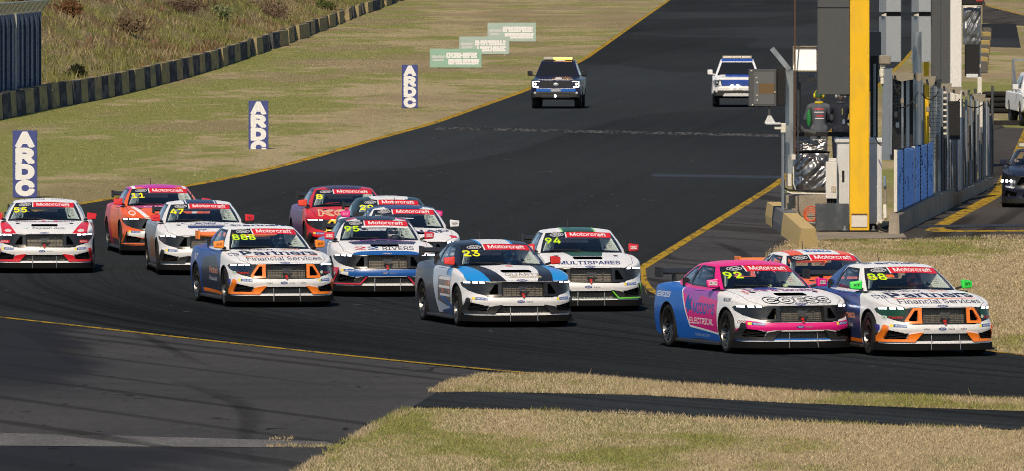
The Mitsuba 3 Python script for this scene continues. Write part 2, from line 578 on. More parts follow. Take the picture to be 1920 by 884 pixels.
def car_shapes():
    S = {}
    b = BODY
    hole_front = unary_union([BAND, INTAKE, CORNER, mirror(CORNER)])
    b = b.cut('front', hole_front, ymax=-.2)
    b = b.cut('front', SCOOP, 0.0, ymax=.4)
    for side in ('left', 'right'):
        for y in (0, 2.72):
            b = b.cut(side, arch(y), 0.1)
    cabin = Polygon([(x * .96, 1.7 + (y - 1.7) * .97) for x, y in np.r_[np.c_[pch(np.arange(GQ), GB[:, 0], GQS), pch(np.arange(GQ), GB[:, 1], GQS)], (np.c_[pch(np.arange(GQ), GB[:, 0], GQS), pch(np.arange(GQ), GB[:, 1], GQS)] * [-1, 1])[::-1]]]).buffer(0)
    b = b.cut('top', cabin)
    # shut lines: bonnet and doors
    hood = Polygon([(-.60, -.82), (-.76, -.55), (-.79, 0), (-.77, .62), (.77, .62), (.79, 0), (.76, -.55), (.60, -.82)])
    b = b.cut('top', hood.exterior.buffer(.0035), .1)
    door = LineString([(-.62, .92), (-.58, .5), (-.66, .25), (-2.0, .25), (-2.12, .45), (-2.08, .96)]).buffer(.0035)
    for side in ('left', 'right'):
        b = b.cut(side, door, .1)
    S['body'] = b.shape()
    band = NOSE.patch('front', BAND.difference(unary_union([GRILLE, NOSTRIL, mirror(NOSTRIL)])), -.004)
    S['front_panel'] = band.shape()
    lipm = []
    for p in (GRILLE, NOSTRIL, mirror(NOSTRIL), INTAKE, CORNER, mirror(CORNER)):
        lipm.append(lip(NOSE, p, (0, .10, 0)))
    lipm.append(lip(NOSE, BAND, (0, .02, 0)))
    lipm.append(lip(BODY, SCOOP, (0, .10, -.01)))
    # wheel housings and the dark underside
    for y in (0, 2.72):
        for sx in (-1, 1):
            a = np.linspace(0, np.pi, 19)
            pr = np.c_[y + .385 * np.cos(a), .33 + .385 * np.sin(a)]
            v = np.vstack([np.c_[np.full(19, sx * .935), pr], np.c_[np.full(19, sx * .50), pr], [[sx * .50, y, .15]]])
            i = np.arange(18)
            f = np.vstack([np.c_[i, i + 1, i + 20], np.c_[i, i + 20, i + 19], np.c_[i + 19, i + 20, np.full(18, 38)]])
            lipm.append(trimesh.Trimesh(v, f, process=False))
    lipm += [box(-.60, .60, -.70, 3.6, .115, .14), box(-.86, .86, .42, 2.30, .12, .16), box(-.52, .52, -.66, -.62, .14, .70), box(-.80, -.44, -.62, -.56, .16, .62), box(.44, .80, -.62, -.56, .16, .62),
             box(-.86, .86, .40, .46, .14, .93), box(-.84, .84, .44, .92, .945, .965), box(-.80, .80, 2.36, 2.42, .2, 1.1), box(-.86, -.82, .42, 2.36, .14, .93), box(.82, .86, .42, 2.36, .14, .93),
             box(-.30, .30, -.02, .02, .80, .93)]
    S['undertray'] = mikit.ply(cat(*lipm), None, False)
    # radiator behind the grille, and the fine bars in front of it
    S['radiator'] = mikit.ply(cat(bevel(-.40, .40, -.77, -.74, .44, .73, .01), bevel(-.46, .46, -.80, -.77, .19, .36, .01), bar((-.34, -.79, .50), (.34, -.79, .50), .008, 6), bar((.22, -.785, .50), (.22, -.785, .70), .012, 6)), None, False)
    g = []
    for x in np.arange(-.35, .351, .028):
        g.append(box(x - .002, x + .002, -.862, -.856, .485 + .03, .712 + .03))
    for z in np.arange(.51, .745, .028):
        g.append(box(-.355, .355, -.868, -.862, z - .002, z + .002))
    for x in np.arange(-.44, .45, .028):
        g.append(box(x - .003, x + .003, -.872, -.866, .24, .37))
    for z in np.arange(.25, .37, .028):
        g.append(box(-.45, .45, -.878, -.872, z - .003, z + .003))
    S['grille'] = mikit.ply(cat(*g), None, False)
    # frames round the nostrils and corner ducts
    no = Polygon([(.362, .717), (.49, .717), (.505, .705), (.62, .525), (.60, .478), (.362, .478)])
    ni = Polygon([(.42, .685), (.468, .685), (.565, .54), (.552, .518), (.42, .518)])
    S['nostril_frame'] = [mikit.ply(frame(NOSE, q, r, .012), None, False) for q, r in ((mirror(no), mirror(ni)), (no, ni))]
    S['duct_frame'] = [mikit.ply(frame(NOSE, q, None, .022), None, False) for q in (mirror(ELL), ELL)]
    edge = LineString([(.858, .455), (.912, .222), (.885, .214), (.482, .200), (.370, .335)]).buffer(.011, cap_style='flat')
    S['duct_rim'] = [mikit.ply(frame(NOSE, q, None, .030), None, False) for q in (mirror(edge), edge)]
    lv = []
    for sx in (-1, 1):
        for k in range(5):
            z = .265 + k * .024
            lv.append(beam((sx * .56, -.86, z), (sx * .86, -.56, z + .012), .05, .004))
    S['duct_louvre'] = mikit.ply(cat(*lv), None, False)
    # headlamps: dark lens and three white bars each
    S['headlight'], S['lamp_bar'] = [], []
    for f in (mirror, lambda p: p):
        S['headlight'].append(NOSE.patch('front', f(LAMP), .0035).shape())
        bars = []
        for k in range(3):
            x0 = .632 + k * .095
            bars.append(NOSE.patch('front', f(Polygon([(x0, .703 + k * .003), (x0 + .070, .705 + k * .003), (x0 + .074, .728 + k * .003), (x0 + .004, .726 + k * .003)])), .008))
        S['lamp_bar'].append([q.shape() for q in bars])
    # splitter: chin and thin blade
    P = np.array([(0, -.945), (.35, -.925), (.62, -.86), (.80, -.73), (.895, -.54), (.938, -.36)])
    t = np.r_[0, np.cumsum(np.linalg.norm(np.diff(P, axis=0), axis=1))]
    C = CubicSpline(t, P)(np.linspace(0, t[-1], 24))
    full = np.vstack([C[::-1] * [-1, 1], C[1:]])
    chin = Polygon(np.vstack([full, [(.938, -.30), (-.938, -.30)]]))
    S['splitter'] = mikit.ply(cat(extrude(chin.buffer(.012), .085).apply_translation((0, 0, .115)), extrude(chin.buffer(.055), .012).apply_translation((0, 0, .10))), None, False)
    S['splitter_rod'] = [mikit.ply(bar((sx * .23, -.94, .335), (sx * .235, -.985, .105), .006, 6), None, True) for sx in (-1, 1)]
    # side skirts, arch lips
    S['skirt'] = [mikit.ply(bevel(min(sx * .80, sx * .945), max(sx * .80, sx * .945), .36, 2.36, .10, .155, .012), None, False) for sx in (-1, 1)]
    lips = []
    for y in (0, 2.72):
        a = np.linspace(-.18, np.pi + .18, 30)
        for sx in (-1, 1):
            c = np.c_[-(y + .380 * np.cos(a)), .335 + .380 * np.sin(a)]
            p = BODY.lift(c, 'left' if sx < 0 else 'right')
            p = p - [sx * .006, 0, 0]
            lips.append(tube(p, .012, 6))
    S['arch_lip'] = mikit.ply(cat(*lips), None, True)
    # glass and roof
    gl = GREEN.part(~is_ws & ~is_rear)
    for side in ('left', 'right'):
        gl = gl.cut(side, unary_union([DOOR_GLASS, QUARTER_GLASS]), .1)
    S['roof'] = gl.shape()
    lin_ = Skin(gl.V - gl.N * .014, gl.F[:, ::-1], -gl.N)
    S['headlining'] = lin_.shape()
    S['windscreen'] = SCREEN.shape()
    S['rear_window'] = GREEN.part(is_rear).shape()
    S['side_window'] = []
    rub = []
    for side in ('left', 'right'):
        S['side_window'] += [GREEN.patch(side, DOOR_GLASS, -.004, .1).shape(), GREEN.patch(side, QUARTER_GLASS, -.004, .1).shape()]
        rub.append(GREEN.patch(side, unary_union([DOOR_GLASS.buffer(.022), QUARTER_GLASS.buffer(.022)]).buffer(.03).buffer(-.03).difference(unary_union([DOOR_GLASS.buffer(-.004), QUARTER_GLASS.buffer(-.004)])), .0025, .1))
    # black border of the windscreen
    sc = GREEN.part(is_ws)
    ws_poly = trimesh_outline(sc)
    rub.append(sc.patch('front', ws_poly.difference(ws_poly.buffer(-.022)), .0015, -1))
    S['window_seal'] = join(rub).shape()
    S['ws_poly'] = ws_poly
    # cage, dashboard, seat
    cg = [tube([(sx * .70, .88, .90), (sx * .66, 1.0, 1.02), (sx * .53, 1.42, 1.30), (sx * .54, 1.9, 1.33), (sx * .56, 2.15, 1.28), (sx * .72, 2.25, .5)], .019) for sx in (-1, 1)]
    cg += [bar((-.53, 1.42, 1.30), (.53, 1.42, 1.30), .019), bar((-.56, 2.15, 1.28), (.56, 2.15, 1.28), .019), bar((-.56, 2.15, 1.27), (.70, 2.25, .6), .019), bar((-.68, 2.2, .95), (.68, 2.2, .95), .019)]
    S['roll_cage'] = mikit.ply(cat(*cg), None, True)
    S['dashboard'] = mikit.ply(cat(hull([(-.70, .80, .93), (.70, .80, .93), (-.72, 1.02, .90), (.72, 1.02, .90), (-.70, .95, .80), (.70, .95, .80), (-.5, .72, .955), (.5, .72, .955)], .03), hull([(.22, 1.0, .95), (.46, 1.0, .95), (.22, 1.1, .93), (.46, 1.1, .93)], .03)), None, 40)
    S['seat'] = mikit.ply(cat(hull([(.16, 1.77, .5), (.54, 1.77, .5), (.18, 1.90, 1.0), (.52, 1.90, 1.0), (.20, 1.82, 1.0), (.50, 1.82, 1.0)], .03), hull([(.22, 1.86, 1.0), (.48, 1.86, 1.0), (.26, 1.88, 1.15), (.44, 1.88, 1.15)], .02)), None, 40)
    # pale net panels with slots, inside the side windows
    S['window_net'] = []
    for sx in (-1, 1):
        pl = Polygon([(.02, 0), (.98, 0), (1, 1), (.04, 1)])
        hs = [sbox(.16 + k * .03, .84 - k * .125, .42 + k * .03, .875 - k * .125) for k in range(6)] + [Polygon([(.62, .10), (.90, .10), (.86, .35)])]
        m = extrude(pl.difference(unary_union(hs)), .02)
        c = np.array([(.665, .79, 1.0), (.43, 1.36, 1.0), (.37, 1.42, 1.265), (.545, 1.15, 1.245)]) * [sx, 1, 1]
        a, b = m.vertices[:, :1], m.vertices[:, 1:2]
        v = c[0] * (1 - a) * (1 - b) + c[1] * a * (1 - b) + c[2] * a * b + c[3] * (1 - a) * b
        S['window_net'].append(mikit.ply(trimesh.Trimesh(v + [sx, 0, 0] * m.vertices[:, 2:] * .4, m.faces, process=False), None, False))
    # mirrors
    S['mirror'] = []
    for sx in (-1, 1):
        sh = hull([(sx * .845, .66, 1.012), (sx * .975, .70, 1.02), (sx * .985, .72, 1.095), (sx * .84, .66, 1.115), (sx * .85, .74, 1.02), (sx * .97, .76, 1.03), (sx * .975, .76, 1.09), (sx * .845, .75, 1.11)], .02, 2)
        S['mirror'].append(mikit.ply(sh, None, 50))
    S['mirror_arm'] = [mikit.ply(beam((sx * .78, .82, .99), (sx * .87, .72, 1.03), .07, .03), None, False) for sx in (-1, 1)]
    # rear wing
    S['wing'] = mikit.ply(cat(hull([(-.72, 3.60, 1.145), (.72, 3.60, 1.145), (-.72, 3.85, 1.195), (.72, 3.85, 1.195), (-.72, 3.64, 1.12), (.72, 3.64, 1.12)], .006), bevel(-.75, -.72, 3.56, 3.90, 1.07, 1.225, .006), bevel(.72, .75, 3.56, 3.90, 1.07, 1.225, .006)), None, False)
    S['wing_post'] = [mikit.ply(hull([(sx * .48, 3.55, .99), (sx * .50, 3.55, .99), (sx * .48, 3.78, .98), (sx * .50, 3.78, .98), (sx * .48, 3.70, 1.15), (sx * .50, 3.70, 1.15), (sx * .48, 3.80, 1.16), (sx * .50, 3.80, 1.16)]), None, False) for sx in (-1, 1)]
    S['aerial'] = mikit.ply(bar((-.12, 1.95, 1.37), (-.12, 2.0, 1.52), .007, 6), None, True)
    wp = SCREEN.lift(np.array([(-.02, 1.03), (-.2, 1.033), (-.38, 1.036), (-.56, 1.04)]))
    S['wiper'] = mikit.ply(cat(tube(wp + [0, -.02, .012], .009, 6), beam(wp[1] + [.25, -.05, -.03], wp[1] + [0, -.025, .02], .02, .012)), None, True)
    S['tow_strap'] = mikit.ply(cat(hull([(-.016, -.955, .515), (.016, -.955, .515), (0, -.962, .49)], .006), box(-.022, .022, -.92, -.90, .53, .565)), None, False)
    hp = [(-.115, .01), (-.085, .04), (-.06, .047), (-.03, .033), (0, .036), (.035, .026), (.065, .034), (.11, .042), (.13, .03), (.115, .022), (.085, .018), (.06, -.002), (.085, -.03), (.12, -.038), (.118, -.05),
          (.075, -.042), (.035, -.012), (0, -.016), (-.03, -.014), (-.05, -.035), (-.10, -.052), (-.115, -.045), (-.075, -.028), (-.06, -.004), (-.07, .008), (-.095, .0)]
    S['emblem'] = mikit.ply(upright(aff.translate(aff.scale(Polygon(hp).buffer(.003), .72, .95, origin=(0, 0)), 0, .64), -.885, .012), None, False)
    S['strut_cover'] = [BONNET.patch('front', ellipse(sx * .52, .937, .045, .012), .002, 0.0).shape() for sx in (-1, 1)]
    # wheels
    th = np.linspace(0, 2 * np.pi, 57)
    prof = np.array([(.258, -.138), (.268, -.15), (.305, -.152), (.325, -.142), (.337, -.115), (.34, -.06), (.34, .06), (.337, .115), (.325, .142), (.30, .152), (.268, .15), (.258, .14)])

    def rev(pf, n=48):
        m = trimesh.creation.revolve(pf, sections=n)
        m.vertices = m.vertices[:, [2, 0, 1]]
        return m
    S['tyre'] = mikit.ply(rev(prof), None, 50)
    rim = [rev(np.array([(.260, -.135), (.266, -.146), (.252, -.143), (.243, -.115), (.234, -.08), (.228, .10), (.218, .10)])), rev(np.array([(.0, -.085), (.035, -.09), (.055, -.08), (.058, -.02), (.0, -.02)]), 20)]
    for k in range(10):
        a = k * 2 * np.pi / 10
        for da in (-.07, .07):
            c0, c1 = np.array([np.cos(a), np.sin(a)]), np.array([np.cos(a + da), np.sin(a + da)])
            rim.append(beam((-.075, *(c0 * .045)), (-.118, *(c1 * .246)), .017, .03, up=(1, 0, 0)))
    S['rim'] = mikit.ply(cat(*rim), None, False)
    S['brake_disc'] = mikit.ply(rev(np.array([(.06, -.02), (.185, -.02), (.185, .015), (.06, .015)])), None, 40)
    S['caliper'] = mikit.ply(hull([(-.05, .10, .12), (-.05, .16, .08), (.03, .10, .12), (.03, .16, .08), (-.05, .13, .13), (.03, .13, .13)], .015), None, False)
    return S


def trimesh_outline(s):
    """The outline of a skin in the front drawing."""
    uv = Skin.VIEWS['front'][0](s.V)
    return unary_union(shapely.polygons(uv[s.F]).tolist()).buffer(.001).buffer(-.001)


def join(skins):
    V, Fc, N, k = [], [], [], 0
    for s in skins:
        V.append(s.V); Fc.append(s.F + k); N.append(s.N); k += len(s.V)
    return Skin(np.vstack(V), np.vstack(Fc), np.vstack(N))


CAR = car_shapes()

# ------------------------------------------------------------------ paint, prints and assembly of the race cars
WHITE, OFFW, BLACK, NAVY, ORANGE, RED = (.72, .725, .735), (.70, .70, .72), (.012, .012, .014), (.012, .02, .07), (.86, .20, .012), (.62, .012, .022)
PINK, BLUE, SKY, GREEN_, YEL, LIME, GREY = (.72, .012, .20), (.008, .10, .42), (.012, .22, .60), (.012, .07, .03), (.85, .80, .01), (.52, .78, .01), (.10, .105, .115)
PURPLE, SILVER, DRED = (.06, .016, .10), (.42, .44, .48), (.55, .012, .012)
m_black = mat((.010, .010, .011), .30, 0, .5)
m_satin = mat((.016, .016, .017), .55)
m_dark = mat((.010, .010, .010), .75)
m_rubber = mat((.018, .018, .018), .85, 0, 0, .15)
m_chin = mat((.0085, .0085, .009), .8, 0, 0, .10)
m_steel = mat((.42, .42, .42), .38, 1.0)
m_emblem = mat((.20, .20, .21), .3, .9)
m_rim = mat((.15, .145, .14), .30, 1.0)
m_net = mat((.68, .80, .72), .7)
m_rad = bsdf('radiator_core', {'type': 'bumpmap', 'arbitrary': mikit.proc(lambda p, n, uv: .5 + .5 * dr.sin(p.z * 420)), 'scale': .003, 'b': {'type': 'principled', 'base_color': rgb((.34, .32, .28)), 'roughness': .5, 'metallic': .3}})
m_glass = bsdf('window_glass', {'type': 'thindielectric', 'int_ior': 1.45}, False)
m_lamp = bsdf('lamp_cover', {'type': 'diffuse', 'reflectance': rgb((.85, .86, .88))})
LED = {'type': 'area', 'radiance': rgb((2.4, 2.45, 2.6)), 'sampling_weight': 0.0}

WSP = CAR['ws_poly']
WX0, WW0, WX1, WW1 = WSP.bounds
_cache = {}


def deck(kind, poly, off=.003, key=None):
    """A print that lies on one of the car's surfaces."""
    if key is not None and key in _cache:
        return _cache[key]
    sk, view, least = {'hood': (BONNET, 'front', -.05), 'nose': (NOSE, 'front', .02), 'glass': (SCREEN, 'front', -1), 'roof': (TOPS, 'front', .0), 'roof_top': (TOPS, 'top', .3), 'left': (FLANKS, 'left', .1), 'right': (FLANKS, 'right', .1), 'cabin_left': (TOPS, 'left', .1), 'cabin_right': (TOPS, 'right', .1)}[kind]
    s = sk.patch(view, poly, off, least)
    s = s.shape() if len(s.F) > 1 or np.ptp(s.V) > 0.01 else None
    if key is not None:
        _cache[key] = s
    return s


FLANKS = BODY
for s_ in ('left', 'right'):
    for y_ in (0, 2.72):
        FLANKS = FLANKS.cut(s_, arch(y_), .1)
TOPS = GREEN.part(~is_ws & ~is_rear)
SIDEP = {}
TOPW = WSP.buffer(-.004)
top_line = np.array([(x, max(c[1] for c in WSP.exterior.coords if abs(c[0] - x) < .06)) for x in np.linspace(-.54, .54, 19)])


def strip_top(d0, d1, x0, x1):
    """A band that follows the top edge of the windscreen."""
    xs = np.linspace(x0, x1, 16)
    t = np.interp(xs, top_line[:, 0], top_line[:, 1])
    return Polygon(np.r_[np.c_[xs, t - d0], np.c_[xs, t - d1][::-1]]).intersection(TOPW)


def bend(g, amount=.055):
    """Follows the curved top edge of the windscreen: lowers what is away from the middle."""
    t0 = np.interp(0, top_line[:, 0], top_line[:, 1])
    return shapely.transform(g.segmentize(.03), lambda c: np.c_[c[:, 0], c[:, 1] - (t0 - np.interp(c[:, 0], top_line[:, 0], top_line[:, 1]))])


T0 = float(np.interp(0, top_line[:, 0], top_line[:, 1]))
FORD = text('Ford', 0, 0, 1, 1, True, .3)


def oval(cx, cy, w, h):
    """(outer, inner, script) of an oval badge."""
    o, i = ellipse(cx, cy, w / 2, h / 2), ellipse(cx, cy, w / 2 * .9, h / 2 * .78)
    return o, i, aff.translate(aff.scale(FORD, w * .60, h * .5, origin=(0, 0)), cx, cy)


def thin(*a):
    return [x for x in a if x is not None]


def race_car(x, D, yaw, label, base, roof=None, mirrors=RED, number=None, ncol=YEL, nx=-.54, hood=(), patches=(), frame_col=None, nostril_col=None, rim_col=None, lens=None, castrol=False, red_lamp=False,
             wing_col=None, driver=None, bumper=None, oval_hood=True, scoop=True, michelin=True, small_logo=False, steer=-4, roll=0.0, band_low=None):
    k = thing('race_car', label, 'race car', 'race cars running in a pack')
    tw = T().translate([x, D - Y0, 0]).rotate([0, 0, 1], yaw).rotate([0, 1, 0], roll)
    P = lambda name, shape, m, lab=None: put(name, shape, m, k, tw, lab)
    P('body', CAR['body'], paint(base))
    P('roof', CAR['roof'], paint(roof or base))
    P('headlining', CAR['headlining'], m_dark)
    P('front_panel', CAR['front_panel'], m_black)
    P('undertray', CAR['undertray'], m_dark)
    P('radiator', CAR['radiator'], m_rad)
    tag(P('grille', CAR['grille'], m_satin), kind='stuff')
    for i in (0, 1):
        P('nostril_frame', CAR['nostril_frame'][i], paint(nostril_col) if nostril_col else m_black)
        if frame_col and frame_col[0] == 'wide':
            P('duct_frame', CAR['duct_frame'][i], paint(frame_col[1]))
        else:
            P('duct_frame', CAR['duct_frame'][i], m_satin)
            if frame_col: P('duct_rim', CAR['duct_rim'][i], paint(frame_col[1]))
        h = P('headlight', CAR['headlight'][i], lens or m_black)
        for s in CAR['lamp_bar'][i]:
            put('lamp_bar', s | {'emitter': LED}, m_lamp, h, tw)
        P('mirror', CAR['mirror'][i], paint(mirrors))
        P('mirror_arm', CAR['mirror_arm'][i], m_satin)
        P('splitter_rod', CAR['splitter_rod'][i], m_steel)
        P('skirt', CAR['skirt'][i], m_satin)
        P('window_net', CAR['window_net'][i], m_net)
        P('wing_post', CAR['wing_post'][i], m_satin)
        P('bonnet_vent', CAR['strut_cover'][i], m_satin)
    tag(P('duct_louvre', CAR['duct_louvre'], m_dark), kind='stuff')
    tag(P('arch_lip', CAR['arch_lip'], m_satin), kind='stuff')
    for n, m in (('splitter', m_chin), ('windscreen', m_glass), ('rear_window', m_glass), ('window_seal', m_black), ('roll_cage', m_dark), ('dashboard', m_dark), ('seat', m_dark), ('aerial', m_satin), ('wiper', m_dark),
                 ('tow_strap', mat(DRED, .6)), ('emblem', m_emblem)):
        P(n, CAR[n], m)
    for s in CAR['side_window']:
        P('side_window', s, m_glass)
    P('rear_wing', CAR['wing'], paint(wing_col) if wing_col else m_satin)
    for sx in (-1, 1):
        for y in (0, 2.72):
            t = tw.translate([sx * .795, y, .34])
            if y == 0: t = t.rotate([0, 0, 1], steer)
            if sx > 0: t = t.rotate([0, 0, 1], 180)
            t = t.rotate([1, 0, 0], (x * 37 + y * 11) % 36)
            w = k + '__wheel'
            n = 0
            while w + ('_%03d' % n if n else '') + '__tyre' in scene: n += 1
            w += '_%03d' % n if n else ''
            put('tyre', CAR['tyre'], m_rubber, w, t)
            put('rim', CAR['rim'], mat(rim_col, .35, 1.0) if rim_col else m_rim, w, t)
            put('brake_disc', CAR['brake_disc'], m_steel, w, t)
            put('caliper', CAR['caliper'], mat(DRED, .5), w, t)
    # ---- screen banner, number
    put('banner', deck('glass', strip_top(.004, .098, -.56, -.245), .002, 'b0'), m_black, k, tw)
    put('banner', deck('glass', strip_top(.004, .098, -.236, .56), .002, 'b1'), mat(RED, .45), k, tw)
    put('banner', deck('glass', strip_top(.002, .101, -.25, -.228), .003, 'b2'), mat(OFFW, .5), k, tw)
    o, i, sc = oval(-.39, T0 - .046, .235, .058)
    put('lettering', deck('glass', bend(unary_union([o.difference(i), sc])), .0035, 'b3'), mat(OFFW, .5), k, tw)
    put('lettering', deck('glass', bend(text('Motorcraft', .155, T0 - .047, .64, .062)), .0035, 'b4'), mat(WHITE, .5), k, tw)
    if number:
        wd = .125 * len(number)
        put('number', deck('glass', text(number, -.60 + wd / 2, T0 - .157, wd, .096, bold=False).buffer(.004).intersection(TOPW), .0035), mat(ncol, .5), k, tw)
    if not scoop:
        put('bonnet_cover', deck('hood', SCOOP.buffer(.012), .002, 'sc'), paint(base), k, tw)
    # ---- badges on the nose
    if oval_hood:
        o, i, sc = oval(0, .746, .19, .036)
        put('badge', deck('nose', o, .003, 'o0'), mat((.01, .04, .20), .3), k, tw)
        put('lettering', deck('nose', unary_union([sc, o.buffer(-.003).difference(i)]), .004, 'o1'), mat(OFFW, .4), k, tw)
    o, i, sc = oval(-.045, .395, .13, .045)
    put('badge', deck('nose', o, .004, 'o2'), mat((.01, .04, .20), .3), k, tw)
    put('lettering', deck('nose', sc, .005, 'o3'), mat(OFFW, .4), k, tw)
    put('lettering', deck('nose', text('Insure', .10, .395, .11, .024), .005, 'o4'), mat((.25, .26, .30) if bumper is None else WHITE, .4), k, tw)
    if michelin:
        for n, sx in (('a', -1), ('b', 1)):
            cx = sx * .70
            put('sticker', deck('nose', aff.rotate(sbox(cx - .075, .425, cx + .105, .468), sx * 4, origin=(cx, .45)), .004, 'm0' + n), mat((.015, .09, .33), .4), k, tw)
            put('sticker', deck('nose', aff.rotate(sbox(cx - .12, .425, cx - .075, .468), sx * 4, origin=(cx, .45)), .004, 'm1' + n), mat((.80, .65, .08), .4), k, tw)
            put('lettering', deck('nose', aff.rotate(text('MICHELIN', cx + .02, .446, .15, .020), sx * 4, origin=(cx, .45)), .0055, 'm2' + n), mat(OFFW, .4), k, tw)
    if castrol:
        for n, sx in (('a', -1), ('b', 1)):
            cx = sx * .75
            put('badge', deck('nose', ellipse(cx - .105, .583, .027, .027), .005, 'c0' + n), mat((.55, .66, .55), .5), k, tw)
            put('lettering', deck('nose', text('S', cx - .105, .583, .018, .024), .0065, 'c3' + n), mat((.03, .20, .08), .5), k, tw)
            put('lettering', deck('nose', text('Castrol', cx + .02, .580, .17, .034), .005, 'c1' + n), mat((.60, .03, .02), .5), k, tw)
    if red_lamp:
        for n, sx in (('a', -1), ('b', 1)):
            put('sticker', deck('nose', sbox(sx * .76 - .085, .555, sx * .76 + .085, .615), .005, 'r0' + n), mat(RED, .5), k, tw)
            put('lettering', deck('nose', text('MOTUL', sx * .76, .585, .14, .030), .0065, 'r1' + n), mat(WHITE, .5), k, tw)
    # ---- the colours and prints of this car
    for q in patches:
        kind, pl, col, name = q[:4]
        off = q[4] if len(q) > 4 else .0018
        for one in ([pl] if 'lettering' in name else getattr(pl, 'geoms', [pl])):
            s = deck(kind, one, off)
            if s is not None:
                put(name, s, paint(col) if name in ('stripe', 'panel') else mat(col, .45), k, tw)
    return k, tw


def poly(*p):
    return Polygon(p).buffer(0)


def sym(*p):
    a = Polygon(p).buffer(0)
    return unary_union([a, mirror(a)])


def side(kind_poly, col, name='panel', off=.0018):
    return [('left', kind_poly, col, name, off), ('right', kind_poly, col, name, off)]


def cab(kind_poly, col, off=.0018):
    return [('cabin_left', kind_poly, col, 'panel', off), ('cabin_right', kind_poly, col, 'panel', off)]


def L(kind, s, cx, cy, w, h, col, off=.0035, **kw):
    return (kind, text(s, cx, cy, w, h, **kw), col, 'lettering', off)


def mirror_text(k, tw, s, col, plate=None):
    """Lettering on both mirror housings, facing forward."""
    for sx in (-1, 1):
        m = upright(text(s, sx * .912, 1.065, .10, .038), .628, .004)
        p = upright(sbox(sx * .912 - .055, 1.035, sx * .912 + .055, 1.09), .631, .004)
        v = lambda q: trimesh.Trimesh(q.vertices + np.c_[np.zeros(len(q.vertices)), (np.abs(q.vertices[:, 0]) - .845) * .30, np.zeros(len(q.vertices))], q.faces, process=False)
        if plate:
            put('mirror_sticker', mikit.ply(v(p), None), mat(plate, .5), k, tw)
        put('lettering', mikit.ply(v(m), None), mat(col, .5), k, tw)

HOODTXT = (.012, .014, .05)
TEAM = [L('hood', 'Partners', 0, .922, 1.36, .082, HOODTXT, serif=True), L('hood', 'Financial Services', .02, .822, 1.34, .068, HOODTXT, serif=True, bold=False),
        ('hood', sbox(-.66, .862, .66, .870), ORANGE, 'pinstripe', .003), L('hood', 'Shaw', -.30, .988, .55, .026, (.06, .06, .14), bold=False), L('hood', 'and', .30, .988, .36, .026, (.74, .34, .24), bold=False),
        ('hood', sbox(-.24, .905, .26, .938), (.72, .72, .73), 'panel', .0045), L('hood', 'rtne', .005, .925, .50, .075, HOODTXT, off=.006, serif=True),
        L('roof', 'Partners', 0, 1.425, .95, .030, (.02, .03, .12), serif=True), L('hood', 'CTR', -.79, .90, .15, .055, (.03, .04, .12), shear=.25),
        ('nose', sym((-.99, .52), (-.905, .47), (-.925, .24), (-.99, .24)), (.02, .03, .28), 'panel', .002), ('nose', sym((-.99, .24), (-.86, .24), (-.86, .205), (-.99, .205)), ORANGE, 'stripe', .0022),
        L('nose', 'ASM', -.30, .395, .10, .022, (.2, .2, .22), off=.005), L('nose', 'ASM', .30, .395, .10, .022, (.2, .2, .22), off=.005)]
TEAM = [t for t in TEAM if not (t[3] == 'panel' and t[0] == 'hood') and not (t[3] == 'lettering' and t[4] == .006)]
lens_green = bsdf('green_lens', {'type': 'principled', 'base_color': rgb((.004, .05, .022)), 'roughness': .2, 'specular': .6})
lens_blue = bsdf('blue_lens', {'type': 'principled', 'base_color': rgb((.006, .014, .04)), 'roughness': .2, 'specular': .6})


def team_side(deep, mid, dark):
    p = side(poly((-.40, .05), (-.40, .75), (-.62, .98), (-.62, 1.2), (-4, 1.2), (-4, .05)), mid, off=.0016)
    p += side(poly((-.40, .05), (-.40, .62), (-1.2, .86), (-2.15, .80), (-2.25, .3), (-2.2, .05)), dark, off=.0026)
    p += side(poly((-.40, .18), (-.40, .235), (-2.2, .265), (-2.2, .20)), ORANGE, 'stripe', .0036)
    p += cab(poly((-1.98, 1.4), (-1.99, .98), (-4, .98), (-4, 1.4)), mid)
    p += [L('left', 'Partners', -1.15, .60, .9, .11, (.55, .22, .12), off=.004, serif=True), L('left', 'Financial', -1.2, .45, .8, .07, (.35, .36, .42), off=.004, serif=True),
          L('left', 'XT', -2.7, .80, .3, .1, (.5, .52, .6), off=.004)]
    return p


def g(*a, **k):
    k1, tw = race_car(*a, **k)
    return k1, tw


